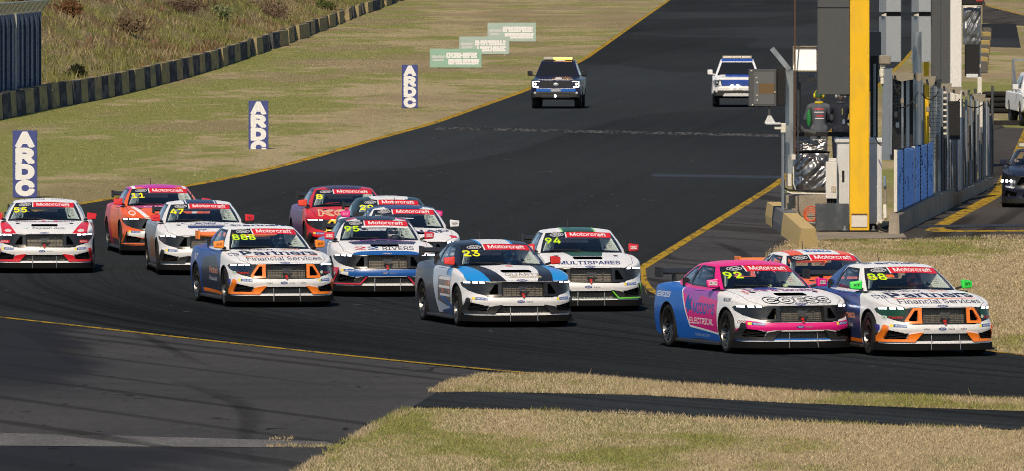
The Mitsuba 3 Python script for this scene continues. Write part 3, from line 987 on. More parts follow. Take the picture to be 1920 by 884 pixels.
# leading pair
k88, t88 = g(6.42, 165.4, 16.5, 'white and blue race car with green mirrors, numbered 88, beside the dry grass', WHITE, mirrors=(.03, .68, .06), number='88', ncol=LIME,
             patches=TEAM + team_side(None, (.012, .05, .22), (.02, .035, .10)) + [('glass', sbox(-.335, T0 - .165, -.22, T0 - .125), (.80, .14, .02), 'sticker', .0025)], frame_col=('wide', ORANGE), nostril_col=ORANGE, lens=lens_green, castrol=True, scoop=False, small_logo=True)
mirror_text(k88, t88, 'XT', (.01, .10, .02))
COESS = text('COESS', 0, .808, 1.08, .085)
k92, t92 = g(4.22, 166.3, 18.5, 'pink and blue race car with a white bonnet, numbered 92', WHITE, roof=PINK, mirrors=PINK, number='92', ncol=LIME, patches=[
    ('hood', COESS.buffer(.014).difference(COESS.buffer(.002)), BLACK, 'lettering', .003), ('hood', COESS, WHITE, 'lettering_fill', .0036),
    L('hood', 'Fire & Security', .05, .965, 1.15, .05, (.25, .06, .22)), L('hood', 'F', -.62, .93, .06, .05, (.6, .02, .03)), ('hood', sbox(-.35, .975, .0, 1.01), (.03, .05, .25), 'panel', .0025),
    ('nose', sym((0, .345), (.45, .345), (.56, .33), (.84, .375), (.86, .43), (.83, .50), (.55, .462), (0, .455)), PINK, 'panel', .0016), ('nose', sym((0, .19), (.99, .19), (.99, .235), (.55, .215), (0, .212)), (.006, .12, .50), 'panel', .0016),
    ('nose', sym((.89, .40), (.90, .24), (.99, .24), (.99, .30)), PINK, 'panel', .0017)]
    + side(poly((-.42, .1), (-.42, .8), (-.60, 1.05), (-4, 1.2), (-4, .1)), (.60, .012, .20), off=.0016)
    + side(poly((-2.28, 1.1), (-1.77, .36), (-.36, .28), (-.36, .0), (-4, .0), (-4, 1.1)), BLUE, off=.0024) + side(LineString([(-2.28, 1.1), (-1.77, .36), (-.36, .28)]).buffer(.015), WHITE, 'stripe', .003)
    + side(poly((-.45, .80), (-.60, 1.05), (-1.4, 1.1), (-2.1, 1.1), (-2.2, .92), (-1.5, .70), (-1.3, .85)), (.30, .06, .36), off=.002)
    + [('left', poly((-1.93, .80), (-1.86, .86), (-1.80, .76), (-1.70, .82), (-1.72, .70), (-1.64, .62), (-1.78, .62), (-1.84, .54), (-1.88, .64), (-1.95, .66)), (.01, .08, .32), 'emblem_print', .004),
       L('left', "MIDDY'S", -1.10, .655, 1.06, .17, (.015, .11, .40), off=.004), L('left', 'ELECTRICAL', -1.20, .455, 1.16, .10, (.74, .60, .62), off=.004), L('left', 'FORD RACING', -1.25, .235, .7, .045, (.2, .3, .45), off=.004),
       L('left', 'GENESIS', -2.95, .83, .70, .09, (.55, .60, .70), off=.004, shear=.2), L('left', 'NULON', .03, .83, .30, .06, (.05, .05, .12), off=.003, shear=.2), L('left', 'CSS', .54, .50, .20, .05, (.25, .08, .06), off=.003)])
mirror_text(k92, t92, 'NULON', (.05, .02, .05), (.75, .72, .74))
# the blue and black one in the middle
k23, t23 = g(-.01, 177.9, 12.5, 'black roofed race car with blue and black bonnet stripes, numbered 23', WHITE, roof=(.012, .016, .03), mirrors=(.62, .025, .015), number='23', ncol=YEL, patches=[
    ('hood', sym((.26, .73), (.53, .73), (.64, 1.02), (.45, 1.02)), BLACK, 'stripe', .002), ('hood', sym((.53, .735), (.62, .737), (.86, .745), (.885, .80), (.87, .90), (.80, 1.02), (.64, 1.02)), (.012, .25, .66), 'stripe', .002),
    ('roof', sbox(-.25, 1.36, .25, 1.6), (.62, .62, .64), 'stripe', .002), ('roof', sbox(.25, 1.36, .295, 1.6), SKY, 'stripe', .002), ('roof', sbox(-.295, 1.36, -.25, 1.6), SKY, 'stripe', .002),
    L('hood', 'QUARTZ', .06, .843, .60, .045, (.26, .22, .12), bold=False), ('hood', poly((-.20, .792), (-.14, .815), (.36, .815), (.36, .792)), (.42, .36, .22), 'panel', .003), L('hood', 'ENGINE OIL', .12, .803, .40, .016, WHITE, off=.0045),
    ('hood', sbox(-.05, .982, .06, .998), RED, 'sticker', .003)]
    + side(poly((-.42, .2), (-.5, .80), (-.75, 1.1), (-2.2, 1.1), (-2.0, .7), (-1.62, .2)), (.40, .46, .56), off=.0016) + side(poly((-2.12, 1.2), (-1.95, .7), (-1.62, .05), (-4, .05), (-4, 1.2)), (.05, .055, .075), off=.002)
    + side(poly((-.38, .05), (-.38, .30), (-1.4, .22), (-1.4, .05)), (.03, .06, .16), off=.0022)
    + [('left', poly((-1.62, .38), (-1.60, .80), (-.55, .76), (-.50, .40), (-.9, .30)), (.11, .10, .10), 'panel', .003), ('left', unary_union([sbox(-1.55, .735, -.56, .785), sbox(-1.52, .595, -.54, .640), sbox(-1.45, .465, -.54, .505)]), (.66, .65, .66), 'stripe', .004), ('left', poly((-.40, .24), (-.40, .33), (-1.35, .50), (-1.45, .56), (-1.40, .42)), (.05, .12, .30), 'stripe', .0036), ('left', poly((-.50, .80), (-.55, .93), (-.95, .95), (-1.0, .84)), (.08, .30, .62), 'stripe', .003), ('left', unary_union([sbox(-.78, .655, -.58, .72), sbox(-.95, .655, -.86, .72), sbox(-.72, .52, -.60, .58), sbox(-1.3, .52, -1.15, .58)]), (.55, .16, .08), 'stripe', .0045)])
k888, t888 = g(-4.14, 187.6, 12.0, 'white and blue race car with orange mirrors and orange grille frames, numbered 888', WHITE, mirrors=(.85, .24, .012), number='888', ncol=LIME,
               patches=TEAM + team_side(None, (.015, .05, .24), (.022, .026, .05)), frame_col=('wide', ORANGE), nostril_col=ORANGE, lens=lens_blue, castrol=True, scoop=False, wing_col=ORANGE, small_logo=True)
mirror_text(k888, t888, 'X7', (.25, .05, .01))
k94, t94 = g(1.28, 185.4, 5.5, 'white race car with a dark green roof stripe, numbered 94', WHITE, mirrors=(.60, .02, .03), number='94', ncol=LIME, frame_col=('rim', (.16, .62, .03)), patches=[
    ('roof', sbox(-.27, 1.36, .27, 1.6), GREEN_, 'stripe', .002), ('roof', unary_union([sbox(-.30, 1.36, -.27, 1.6), sbox(.27, 1.36, .30, 1.6)]), (.25, .60, .10), 'stripe', .002), ('hood', poly((-.26, .93), (.26, .93), (.36, 1.02), (-.36, 1.02)), GREEN_, 'stripe', .002), L('hood', 'MULTISPARES', 0, .815, 1.08, .062, (.02, .03, .16)),
    ('nose', sym((0, .19), (.99, .19), (.99, .215), (0, .212)), GREEN_, 'panel', .0016), L('nose', 'MULTISPARES', 0, .202, .75, .014, WHITE, off=.003)]
    + side(poly((-.9, .1), (-1.5, 1.1), (-4, 1.1), (-4, .1)), GREEN_))
mirror_text(k94, t94, 'NULON', (.5, .02, .03), (.75, .72, .74))
k95, t95 = g(-2.34, 193.1, 6.0, 'white race car with a blue nose band and dark roof, numbered 95', WHITE, roof=(.014, .016, .03), mirrors=(.60, .02, .04), number='95', ncol=LIME, frame_col=('rim', (.60, .02, .05)), patches=[
    ('hood', sym((0, .725), (.62, .725), (.60, .76), (.45, .79), (0, .80)), (.015, .10, .36), 'panel', .0018), ('nose', sym((0, .335), (.43, .335), (.56, .33), (.70, .35), (.70, .48), (.55, .462), (0, .455)), (.015, .10, .38), 'panel', .0018),
    ('nose', sym((.84, .50), (.87, .36), (.90, .44), (.94, .38), (.94, .52)), (.60, .02, .05), 'stripe', .0018),
    L('hood', 'RIVERS', .22, .845, .58, .066, (.04, .04, .05), serif=True, bold=False), ('hood', unary_union([text('2', -.46, .848, .20, .056)]), (.50, .03, .05), 'lettering', .003), ('hood', text('2', -.23, .848, .20, .056), (.02, .05, .2), 'lettering', .003),
    ('hood', poly((-.55, .915), (.55, .915), (.62, .96), (.42, .975), (.36, 1.0), (.12, .99), (0, 1.02), (-.12, .99), (-.36, 1.0), (-.42, .975), (-.62, .96)), (.014, .014, .05), 'panel', .002), ('hood', LineString([(-.6, .965), (-.4, .98), (-.2, 1.0), (0, 1.01), (.2, 1.0), (.4, .98), (.6, .965)]).buffer(.008), (.20, .05, .25), 'stripe', .003),
    ('roof', sym((.34, 1.36), (.36, 1.40), (.52, 1.36), (.50, 1.33)), (.65, .65, .68), 'stripe', .002), ('roof', sym((.36, 1.40), (.37, 1.425), (.56, 1.375), (.53, 1.36)), (.45, .02, .06), 'stripe', .002),
    ('glass', strip_top(.102, .135, -.30, .56), OFFW, 'banner', .002)]
    + cab(poly((-.6, .9), (-1.0, 1.02), (-1.5, 1.45), (-1.2, 1.45)), WHITE) + side(poly((-.8, .1), (-1.6, 1.1), (-4, 1.1), (-4, .1)), (.10, .16, .34)))
mirror_text(k95, t95, 'NULON', (.5, .02, .03), (.75, .72, .74))
k55, t55 = g(-9.06, 206.7, 2.2, 'white race car with red bonnet corners, numbered 55, at the left edge', WHITE, mirrors=(.66, .015, .02), number='55', ncol=YEL, frame_col=('wide', (.62, .012, .02)), red_lamp=True, patches=[
    ('hood', sym((.80, .985), (.72, .96), (.66, .90), (.535, .735), (.82, .745), (.86, .95)), (.62, .012, .02), 'stripe', .002), ('hood', sym((.755, .82), (.69, .83), (.63, .80), (.66, .765), (.74, .77), (.77, .795)), (.62, .58, .56), 'badge', .003),
    L('hood', 'Payzan App', .08, .838, .62, .044, (.06, .07, .10), bold=False), ('hood', poly((-.42, .835), (-.30, .85), (-.26, .862), (-.33, .83)), (.15, .42, .42), 'sticker', .003), ('hood', unary_union([sbox(-.06, .965, .01, .995), sbox(.17, .965, .24, .995)]), (.5, .02, .05), 'sticker', .003),
    L('hood', 'Suttons Motor Group', 0, .975, 1.15, .026, (.22, .16, .30)), L('roof', 'SUTTONS', -.22, 1.425, .44, .020, (.08, .08, .10)), L('roof', 'Motors', .25, 1.425, .26, .018, (.12, .12, .16))]
    + side(poly((-.8, .1), (-1.4, .9), (-4, .9), (-4, .1)), (.62, .012, .02)))
k47, t47 = g(-5.91, 205.5, 6.0, 'white race car with a navy roof stripe and grey doors, numbered 47', WHITE, mirrors=(.62, .02, .03), number='47', ncol=YEL, patches=[
    ('roof', sbox(-.27, 1.36, .27, 1.6), NAVY, 'stripe', .002), ('roof', unary_union([sbox(-.32, 1.36, -.29, 1.6), sbox(.29, 1.36, .32, 1.6)]), (.03, .04, .12), 'stripe', .002),
    ('hood', poly((-.36, .872), (.36, .872), (.36, .93), (-.36, .93)), (.02, .025, .09), 'panel', .0018), ('hood', ellipse(0, .968, .46, .026).difference(ellipse(0, .968, .43, .020)), (.05, .06, .18), 'badge', .003), L('hood', 'AW', 0, .968, .45, .030, (.05, .06, .18)), L('hood', 'FP', -.1, .84, .16, .03, (.04, .05, .12))]
    + side(poly((-.42, .1), (-.42, .7), (-.7, .95), (-4, 1.0), (-4, .1)), (.20, .21, .25)) + side(poly((-.7, .25), (-.8, .6), (-1.9, .7), (-2.1, .3)), (.30, .16, .10), 'stripe', .003))
mirror_text(k47, t47, 'NULON', (.5, .02, .03), None)
g(-7.10, 218.5, 7.5, 'orange race car with a magenta roof and white bonnet stripe, numbered 11', (.78, .11, .012), roof=(.50, .012, .30), mirrors=(.62, .02, .02), number='11', ncol=YEL, frame_col=('rim', (.78, .14, .012)), patches=[
    ('hood', sym((-.70, .97), (-.61, .97), (-.40, .745), (-.50, .74)), WHITE, 'stripe', .002), ('hood', sbox(-.60, .945, .60, 1.05), (.40, .02, .16), 'panel', .0018), L('hood', 'CINE', -.12, .972, .62, .028, (.75, .55, .62)), ('hood', ellipse(-.73, .84, .07, .05).difference(ellipse(-.73, .84, .045, .03)), (.75, .6, .5), 'badge', .003), ('hood', ellipse(-.72, .80, .03, .02), (.75, .6, .5), 'badge', .003),
    ('nose', sym((0, .345), (.45, .345), (.56, .33), (.84, .375), (.85, .45), (.55, .462), (0, .455)), WHITE, 'panel', .0016), ('nose', sym((0, .19), (.42, .19), (.42, .215), (0, .212)), WHITE, 'panel', .0016)]
    + cab(poly((-.6, .9), (-1.0, 1.02), (-1.55, 1.45), (-1.2, 1.45)), (.78, .13, .012)) + [('roof', sym((.50, 1.33), (.56, 1.33), (.56, 1.45), (.47, 1.45)), WHITE, 'stripe', .002)] + side(poly((-1.9, .1), (-2.4, 1.1), (-4, 1.1), (-4, .1)), (.50, .03, .06)) + side(poly((-.38, .05), (-.38, .26), (-2.3, .30), (-2.3, .05)), (.05, .02, .03)))
g(-3.30, 217.5, 6.5, 'red race car with a dark purple roof and yellow grille frames', (.58, .014, .016), roof=(.035, .012, .05), mirrors=(.70, .05, .012), number='8', ncol=YEL, nostril_col=(.85, .52, .01), patches=[
    ('hood', text('KCC', -.18, .865, 1.0, .12, shear=.2).buffer(.012).difference(text('KCC', -.18, .865, 1.0, .12, shear=.2).buffer(-.012)), (.62, .42, .25), 'lettering', .003), ('hood', ellipse(.25, .965, .26, .03), (.50, .32, .14), 'badge', .003), ('hood', sbox(.2, .90, .42, .935), (.65, .60, .30), 'sticker', .003)]
    + cab(poly((-.6, .9), (-1.0, 1.02), (-1.7, 1.45), (-1.15, 1.45)), (.55, .014, .02)) + [('glass', strip_top(.28, .29, -.45, -.15), (.35, .03, .03), 'sticker', .002)] + side(poly((-.5, .1), (-.45, .6), (-1.4, 1.0), (-4, 1.0), (-4, .1)), (.10, .03, .14)))
k29, t29 = g(-2.30, 208.6, 5.0, 'white roofed race car with dark green pillars and pink mirrors, numbered 29', WHITE, mirrors=(.68, .02, .22), number='29', ncol=(.80, .85, .02), patches=cab(poly((-.6, .9), (-1.0, 1.02), (-2.2, 1.33), (-2.2, 1.40), (-1.7, 1.40), (-1.05, 1.38)), (.012, .035, .03)) + [L('roof', 'MOBIL', .05, 1.43, .5, .016, (.4, .40, .45))]+ side(poly((-2.2, .1), (-2.6, 1.1), (-4, 1.1), (-4, .1)), (.012, .05, .04)))
mirror_text(k29, t29, 'NULON', (.75, .5, .6), None)
kBR, tBR = g(-1.93, 201.3, 5.5, 'white race car with a navy roof and white mirrors, half hidden', WHITE, roof=(.02, .04, .13), mirrors=(.72, .72, .74), patches=[
    ('roof', sym((.34, 1.33), (.36, 1.405), (.54, 1.37), (.58, 1.33)), WHITE, 'stripe', .002), ('hood', sym((.70, .86), (.85, .84), (.86, .80), (.74, .80)), RED, 'stripe', .002), L('hood', 'SNAP', .25, .93, 1.0, .06, (.06, .05, .12))] + cab(poly((-.6, .9), (-1.0, 1.02), (-1.6, 1.45), (-1.2, 1.45)), WHITE))
mirror_text(kBR, tBR, 'NULON', (.05, .05, .06), None)
g(5.33, 172.0, 14.0, 'white roofed race car with orange roof bars and bonnet, half hidden behind the leading pair', (.80, .13, .015), roof=WHITE, mirrors=(.62, .02, .10), wing_col=ORANGE, patches=[
    ('roof', sym((.31, 1.33), (.31, 1.6), (.52, 1.6), (.52, 1.33)), (.72, .10, .02), 'stripe', .002), ('roof', sbox(-.21, 1.405, .21, 1.44), (.02, .10, .38), 'panel', .0026), L('roof', 'STM', 0, 1.4225, .33, .024, WHITE, off=.004)])


def taubin_body(bones, r_edge=.025, it=12):
    """A continuous figure: tapered bones between joints, joined and smoothed."""
    parts = []
    for (a, ra), (b, rb) in bones:
        s = [m3.Manifold.sphere(r, 14).translate(list(map(float, p))) for p, r in ((a, ra), (b, rb))]
        parts.append(m3.Manifold.batch_hull(s))
    m = m3.Manifold.batch_boolean(parts, m3.OpType.Add).refine_to_length(r_edge)
    mm = m.to_mesh()
    t = trimesh.Trimesh(mm.vert_properties[:, :3], mm.tri_verts)
    trimesh.smoothing.filter_taubin(t, lamb=.5, nu=.52, iterations=it)
    return t


def driver_parts():
    J = lambda x, y, z: np.array([x, y, z])
    hip, ch, nk = J(.35, 1.62, .40), J(.35, 1.68, .80), J(.35, 1.63, .95)
    bones = [((hip, .15), (ch, .16)), ((ch, .14), (nk, .06)), ((J(.20, 1.66, .86), .07), (J(.50, 1.66, .86), .07))]
    for sx in (-1, 1):
        s, e, w = J(.35 + sx * .19, 1.65, .86), J(.35 + sx * .25, 1.42, .74), J(.35 + sx * .15, 1.24, .93)
        bones += [((s, .065), (e, .05)), ((e, .048), (w, .034)), ((J(.35 + sx * .09, 1.58, .40), .09), (J(.35 + sx * .12, 1.25, .53), .07)), ((J(.35 + sx * .12, 1.25, .53), .065), (J(.35 + sx * .10, .95, .30), .05))]
    body = taubin_body(bones)
    gl = []
    for sx in (-1, 1):
        p = J(.35 + sx * .145, 1.21, .955)
        bb = [((p, .035), (p + [-sx * .01, -.03, .03], .032))]
        for i in range(4):
            q = p + [-sx * (.005 + .004 * i), -.05, .045 - i * .022]
            bb += [((p + [0, -.02, .03 - i * .018], .012), (q, .011)), ((q, .011), (q + [-sx * .012, .03, -.004], .010))]
        bb += [((p + [-sx * .02, 0, .02], .013), (p + [-sx * .045, -.01, .045], .011))]
        gl.append(taubin_body(bb, .012, 6))
    hm = trimesh.creation.icosphere(3)
    v = hm.vertices * [.125, .15, .135]
    v[:, 2] = np.where((v[:, 1] < -.02) & (v[:, 2] < -.03), v[:, 2] * .95 - .01, v[:, 2])
    v[:, 1] = np.where((v[:, 2] < -.04) & (v[:, 1] < 0), v[:, 1] * 1.08, v[:, 1])
    hs = Skin(v + [.35, 1.56, 1.085], hm.faces)
    vis = hs.patch('front', sbox(.245, 1.115, .455, 1.175), .003)
    hs2 = hs.patch('front', sbox(.325, 1.175, .375, 1.4), .003)
    return dict(suit=mikit.ply(body, None, True), glove=[mikit.ply(q, None, True) for q in gl], helmet=mikit.ply(hs_mesh(hs), None, True), visor=vis.shape(), crest=hs2.shape(),
                wheel=mikit.ply(cat(trimesh.creation.torus(.15, .015, 24, 8).apply_transform(trimesh.transformations.rotation_matrix(1.25, [1, 0, 0])).apply_translation((.35, 1.20, .90)), beam((.22, 1.20, .90), (.48, 1.20, .90), .03, .02), bar((.35, 1.20, .90), (.35, 1.0, .86), .02)), None, 50))


def hs_mesh(s):
    return trimesh.Trimesh(s.V, s.F, process=False)


DRV = driver_parts()
for car, tw, lab, hc, cc, gc, sc_ in ((k888, t888, 'driver in a pale blue helmet inside the orange mirrored race car', (.05, .22, .34), (.55, .6, .62), (.02, .02, .03), (.02, .025, .05)),
                                    (k23, t23, 'driver in a blue helmet inside the race car numbered 23', (.02, .22, .55), (.7, .7, .7), (.03, .03, .04), (.02, .02, .03)),
                                    (k92, t92, 'driver in a black helmet and pale green gloves inside the pink roofed race car', (.02, .02, .025), (.3, .3, .32), (.42, .55, .30), (.02, .02, .03)),
                                    (k88, t88, 'driver in an orange and black helmet inside the green mirrored race car', (.65, .12, .02), (.02, .02, .02), (.03, .03, .04), (.015, .02, .05)),
                                    (k95, t95, 'driver in a white topped helmet inside the blue nosed race car', (.55, .55, .56), (.1, .1, .12), (.02, .02, .03), (.02, .02, .03))):
    d = thing('person', lab, 'person', 'drivers at the wheel')
    put('suit', DRV['suit'], mat(sc_, .8), d, tw)
    for q in DRV['glove']:
        put('glove', q, mat(gc, .8), d, tw)
    h = put('helmet', DRV['helmet'], mat(hc, .3, 0, .5), d, tw)
    put('visor', DRV['visor'], mat((.01, .012, .015), .15), h, tw)
    put('crest', DRV['crest'], mat(cc, .3), h, tw)
    put('steering_wheel', DRV['wheel'], m_dark, car, tw)

# ------------------------------------------------------------------ the ground: grass, asphalt, lines
def gpoly(pts):
    return Polygon([gnd(*p) for p in pts]).buffer(0)


def wpoly(pts):
    return Polygon([(x, d - Y0) for x, d in pts]).buffer(0)


def bow(y):
    """The line the cars take: straight far away, bending to the right of the picture near by; x minus this is the distance across the track."""
    n = dr.maximum(50.0 - y, 0.0)
    return .06 * y + .0038 * n * n


def f_track(p, n, uv):
    c = p.x - bow(p.y)
    big = fbm(p.x * .11, p.y * .022, 3.0)
    streak = noise(c * 2.3, p.y * .011) * .6 + noise(c * 7.0 + 40, p.y * .02) * .4
    worn = smoothstep(.35, .8, noise(c * .30 + 7, p.y * .004))
    grain = noise(p.x * 38, p.y * 9) * .5 + noise(p.x * 11, p.y * 2.2 + 9) * .5
    patch = smoothstep(.50, .54, noise(c * .16 + 3, p.y * .012 + 5))
    rub = smoothstep(.35, .62, noise(c * .55 + 2, p.y * .012, 6) * .55 + noise(c * 3.1, p.y * .03, 2) * .25 + .0)
    a = mix((.0262, .0318, .0372), (.0475, .0550, .0620), big * .8 + grain * .55 - .15) * (.88 + .24 * patch)
    near = smoothstep(60, 5, p.y)
    thin_ = noise(c * 16.0, p.y * .025, 3) * .5 + noise(c * 34.0, p.y * .05, 5) * .5
    a = a * (1.04 - (.10 + .26 * near) * smoothstep(.48, .85, streak)) * (1.0 - .10 * worn) * (1.0 - .42 * near * smoothstep(.52, .78, thin_))
    a = a * (1 - .40 * rub * smoothstep(40, 12, p.y + 8 * noise(c * 2, p.y * .05)) * smoothstep(.5, -4.0, p.x + 2 * noise(c * 3, p.y * .03)))
    fleck = smoothstep(.925, .95, noise(p.x * 5.5, p.y * 1.7, 5)) * smoothstep(.55, .75, noise(p.x * .4, p.y * .12, 9))
    return mix(a, (.14, .135, .13), fleck * .5)


def f_runoff(p, n, uv):
    big = fbm(p.x * .25, p.y * .06, 8.0)
    c = p.x * .94 + p.y * .34
    c2 = p.x + p.y * .12 + 2.2 * noise(p.x * .1, p.y * .05)
    st = noise(c * 2.8, (p.y * .94 - p.x * .34) * .03)
    lay = noise(p.x * .05, p.y * 1.3, 4)
    grain = noise(p.x * 42, p.y * 12) * .6 + noise(p.x * 9, p.y * 3) * .4
    a = mix((.047, .050, .056), (.100, .101, .106), big * .75 + grain * .45 - .12 + .25 * (lay - .5))
    a = a * (1 - .38 * smoothstep(.64, .80, st)) * (1 - .40 * smoothstep(.78, .90, noise(c2 * 1.9, p.y * .04, 2)))
    wob = 2.2 * (fbm(p.x * .3, p.y * .12, 12.0) - .5) + .6 * (noise(c * 3, p.y * .05) - .5)
    low = smoothstep(-33.6, -34.2, p.y)
    dark = dr.maximum(smoothstep(-5.9, -7.2, p.x + wob) * smoothstep(-22, -12, p.y), low * smoothstep(-2.6, -4.8, p.x + 1.6 * wob))
    spot = smoothstep(.90, .93, noise(p.x * 5, p.y * 2.2, 3)) * smoothstep(.5, .7, noise(p.x * .8, p.y * .3, 1))
    return mix(mix(a, (.026, .030, .040), dark * .85), (.015, .015, .015), spot * .7)


def f_pit(p, n, uv):
    a = mix((.055, .052, .050), (.105, .10, .095), fbm(p.x * .5, p.y * .12, 4.0) * .8 + noise(p.x * 25, p.y * 6) * .3 - .05)
    return a * (1 - .4 * smoothstep(.6, .8, noise((p.x - .09 * p.y) * 2.2, p.y * .03)))


def f_grass(p, n, uv):
    """Mown grass, half dried out: straw with greener patches, brown where it is bare."""
    k = fbm(p.x * .22, p.y * .05, 2.0) * .62 + fbm(p.x * 1.1, p.y * .26, 6.0) * .38
    fine = noise(p.x * 24, p.y * 5.0) * .5 + noise(p.x * 8, p.y * 1.6, 4) * .5
    green = smoothstep(.40, .60, k + .10 * smoothstep(-5, -11, p.x))
    a = mix((.42, .345, .205), (.245, .255, .090), green)
    bare = smoothstep(.47, .66, fbm(p.x * .20 + 9, p.y * .030, 11.0) + .05 * smoothstep(-7, -2, p.x) * smoothstep(60, 140, p.y))
    a = mix(a, (.30, .235, .15), bare * .7)
    return a * (.80 + .36 * fine)


def f_line(p, n, uv):
    w = smoothstep(.50, .74, noise(p.x * 9, p.y * 1.2, 2) * .6 + noise(p.x * 30, p.y * 6) * .4)
    return mix((.44, .285, .04), (.10, .085, .055), w * .8)


def f_conc(p, n, uv):
    s = fbm(p.x * 2.5, p.y * 2.5, p.z * 2.5)
    st = noise(p.x * 7 + p.y * 7, p.z * .7, 3)
    return mix((.36, .32, .26), (.20, .17, .135), s * .8 + .35 * smoothstep(.55, .8, st) - .1) * (.85 + .3 * noise(p.x * 40, p.y * 40, p.z * 40))


m_track = bsdf('track_asphalt', {'type': 'diffuse', 'reflectance': mikit.proc(f_track)})
m_runoff = bsdf('runoff_asphalt', {'type': 'diffuse', 'reflectance': mikit.proc(f_runoff)})
m_pit = bsdf('pit_asphalt', {'type': 'diffuse', 'reflectance': mikit.proc(f_pit)})
m_grass = bsdf('dry_grass', {'type': 'diffuse', 'reflectance': mikit.proc(f_grass)})
m_line = bsdf('line_paint', {'type': 'diffuse', 'reflectance': mikit.proc(f_line)})
m_conc = bsdf('concrete', {'type': 'diffuse', 'reflectance': mikit.proc(f_conc)})
m_blade = bsdf('grass_blade', {'type': 'diffuse', 'reflectance': {'type': 'mesh_attribute', 'name': 'vertex_color'}})

LEFT = [(-900, 560), (-300, 449), (0, 406), (145, 383), (360, 347), (430, 335), (560, 303), (700, 262), (810, 232), (900, 200), (985, 170), (1100, 108), (1190, 45), (1255, 0), (1310, -35), (1350, -60)]
RIGHT = [(1840, -50), (1790, 0), (1697, 110), (1460, 340), (1205, 497)]
CURVE = [(1203, 520), (1212, 551), (1255, 568), (1380, 594), (1560, 622), (1870, 661), (2000, 676), (2600, 742)]
NEAR = [(2600, 800), (2300, 767), (1920, 752), (1500, 738), (1180, 716), (1060, 708), (985, 703), (640, 665), (300, 628), (0, 593), (-400, 552), (-900, 520)]
track_poly = gpoly(LEFT + RIGHT + CURVE + NEAR)
obj('ground', sheet(sbox(-700, -165, 700, 4200), -.016), m_grass, kind='structure')
obj('track', sheet(track_poly, -.004), m_track, kind='structure')
runoff = gpoly([(-900, 521), (-400, 553), (0, 594), (300, 629), (640, 666), (985, 704), (940, 712), (870, 716), (815, 737), (772, 764), (700, 800), (640, 835), (560, 890), (430, 1100), (-900, 1100)])
obj('runoff', sheet(runoff, -.008), m_runoff, kind='structure')
strip_c = gpoly([(-300, 800), (0, 812), (320, 820), (610, 828), (640, 836), (500, 839), (0, 836), (-300, 826)])
obj('concrete_strip', sheet(strip_c, -.003), bsdf('grey_concrete', {'type': 'diffuse', 'reflectance': mikit.proc(lambda p, n, uv: mix((.19, .19, .193), (.11, .11, .114), fbm(p.x * 1.5, p.y * .5, 2.0)) * (.8 + .4 * noise(p.x * 30, p.y * 8)) * (1 - .5 * smoothstep(.68, .8, noise((p.x + .4 * p.y) * 3, p.y * .1))))}), kind='structure')
path = gpoly([(818, 736), (900, 735), (1200, 741), (1500, 757), (1920, 772), (2400, 792), (2400, 828), (1920, 806), (1300, 782), (1000, 768), (772, 764)])
obj('service_path', sheet(path, -.002), m_track, kind='structure')
pit = wpoly([(6.9, 232.5), (8.5, 229.2), (14, 231), (30, 236), (34, 300), (17.0, 368), (17.6, 420), (15.5, 420), (12.6, 280), (9.6, 250), (7.9, 236)])
obj('pit_lane', sheet(pit, -.006), m_pit, kind='structure')
apron = gpoly([(1205, 500), (1462, 341), (1478, 400), (1486, 452), (1450, 468), (1432, 520), (1470, 570), (1560, 602), (1870, 655), (1870, 660), (1560, 621), (1380, 593), (1255, 567), (1213, 550), (1204, 520)])
obj('pit_exit', sheet(apron, -.007), m_runoff, kind='structure')
back_road = gpoly([(1842, -5), (1842, 44), (2100, 60), (2100, 40), (1930, 32), (1850, 12)])
obj('road', sheet(back_road, -.006), m_pit, kind='structure')
obj('tarmac_pad', sheet(gpoly([(1840, 45), (1905, 45), (1914, 90), (1842, 88)]), -.005), m_track, kind='structure')


def line_strip(pts, w, z=0.0, step=3.0):
    c = np.array([gnd(*p) for p in pts])
    L_ = LineString(c)
    t = np.arange(0, L_.length, step)
    q = np.array([L_.interpolate(s).coords[0] for s in t])
    for _ in range(6):
        q[1:-1] = (q[:-2] + 2 * q[1:-1] + q[2:]) / 4
    return sheet(LineString(q).buffer(w / 2, cap_style='flat'), z)


for pts, w in ((LEFT[:14], .30), ([(1203, 503), (1460, 343), (1697, 112), (1788, 3)], .21), ([(1204, 500), (1203, 520), (1212, 551), (1255, 568), (1380, 594), (1560, 622), (1870, 661), (2000, 676), (2600, 742)], .14),
               ([(-900, 521), (-400, 553), (0, 594), (300, 629), (640, 666), (985, 704), (1180, 717), (1500, 739)], .15)):
    obj('track_line', line_strip(pts, w, 0.0), m_line, kind='structure')
obj('pit_line', line_strip([(1748, 433), (1790, 407), (1869, 367), (1905, 300), (1930, 240), (1940, 215)], .34, -.001), m_line, kind='structure')
obj('pit_line', sheet(gpoly([(1747, 430), (1768, 428), (1790, 432), (2000, 431), (2000, 433.5), (1790, 435), (1747, 435)]), -.002), m_line, kind='structure')
obj('road_line', line_strip([(1846, 9), (1930, 31), (2100, 60)], .35, -.001), m_line, kind='structure')
m_shadow_band = mat((.016, .016, .017), .6)  # dark colour for the shadow bands painted across the asphalt
m_worn = bsdf('worn_paint', {'type': 'diffuse', 'reflectance': mikit.proc(lambda p, n, uv: mix((.036, .040, .046), (.115, .118, .122), smoothstep(.35, .75, noise(p.x * 3.1, p.y * .15, 7) * .35 + noise(p.x * 14, p.y * .9) * .65)))})
obj('start_line', sheet(gpoly([(820, 238), (1462, 252), (1462, 257), (815, 243)]), 0.0), m_worn, kind='structure')
obj('shadow_band', sheet(gpoly([(1222, 326), (1466, 330), (1464, 335), (1222, 331)]), .001), m_shadow_band, kind='structure')  # flat dark strip in place of a shadow across the track
obj('shadow_band', sheet(gpoly([(1715, 423), (2000, 419), (2000, 423), (1715, 428)]), .002), m_shadow_band, kind='structure')  # another painted shadow strip, across the pit lane


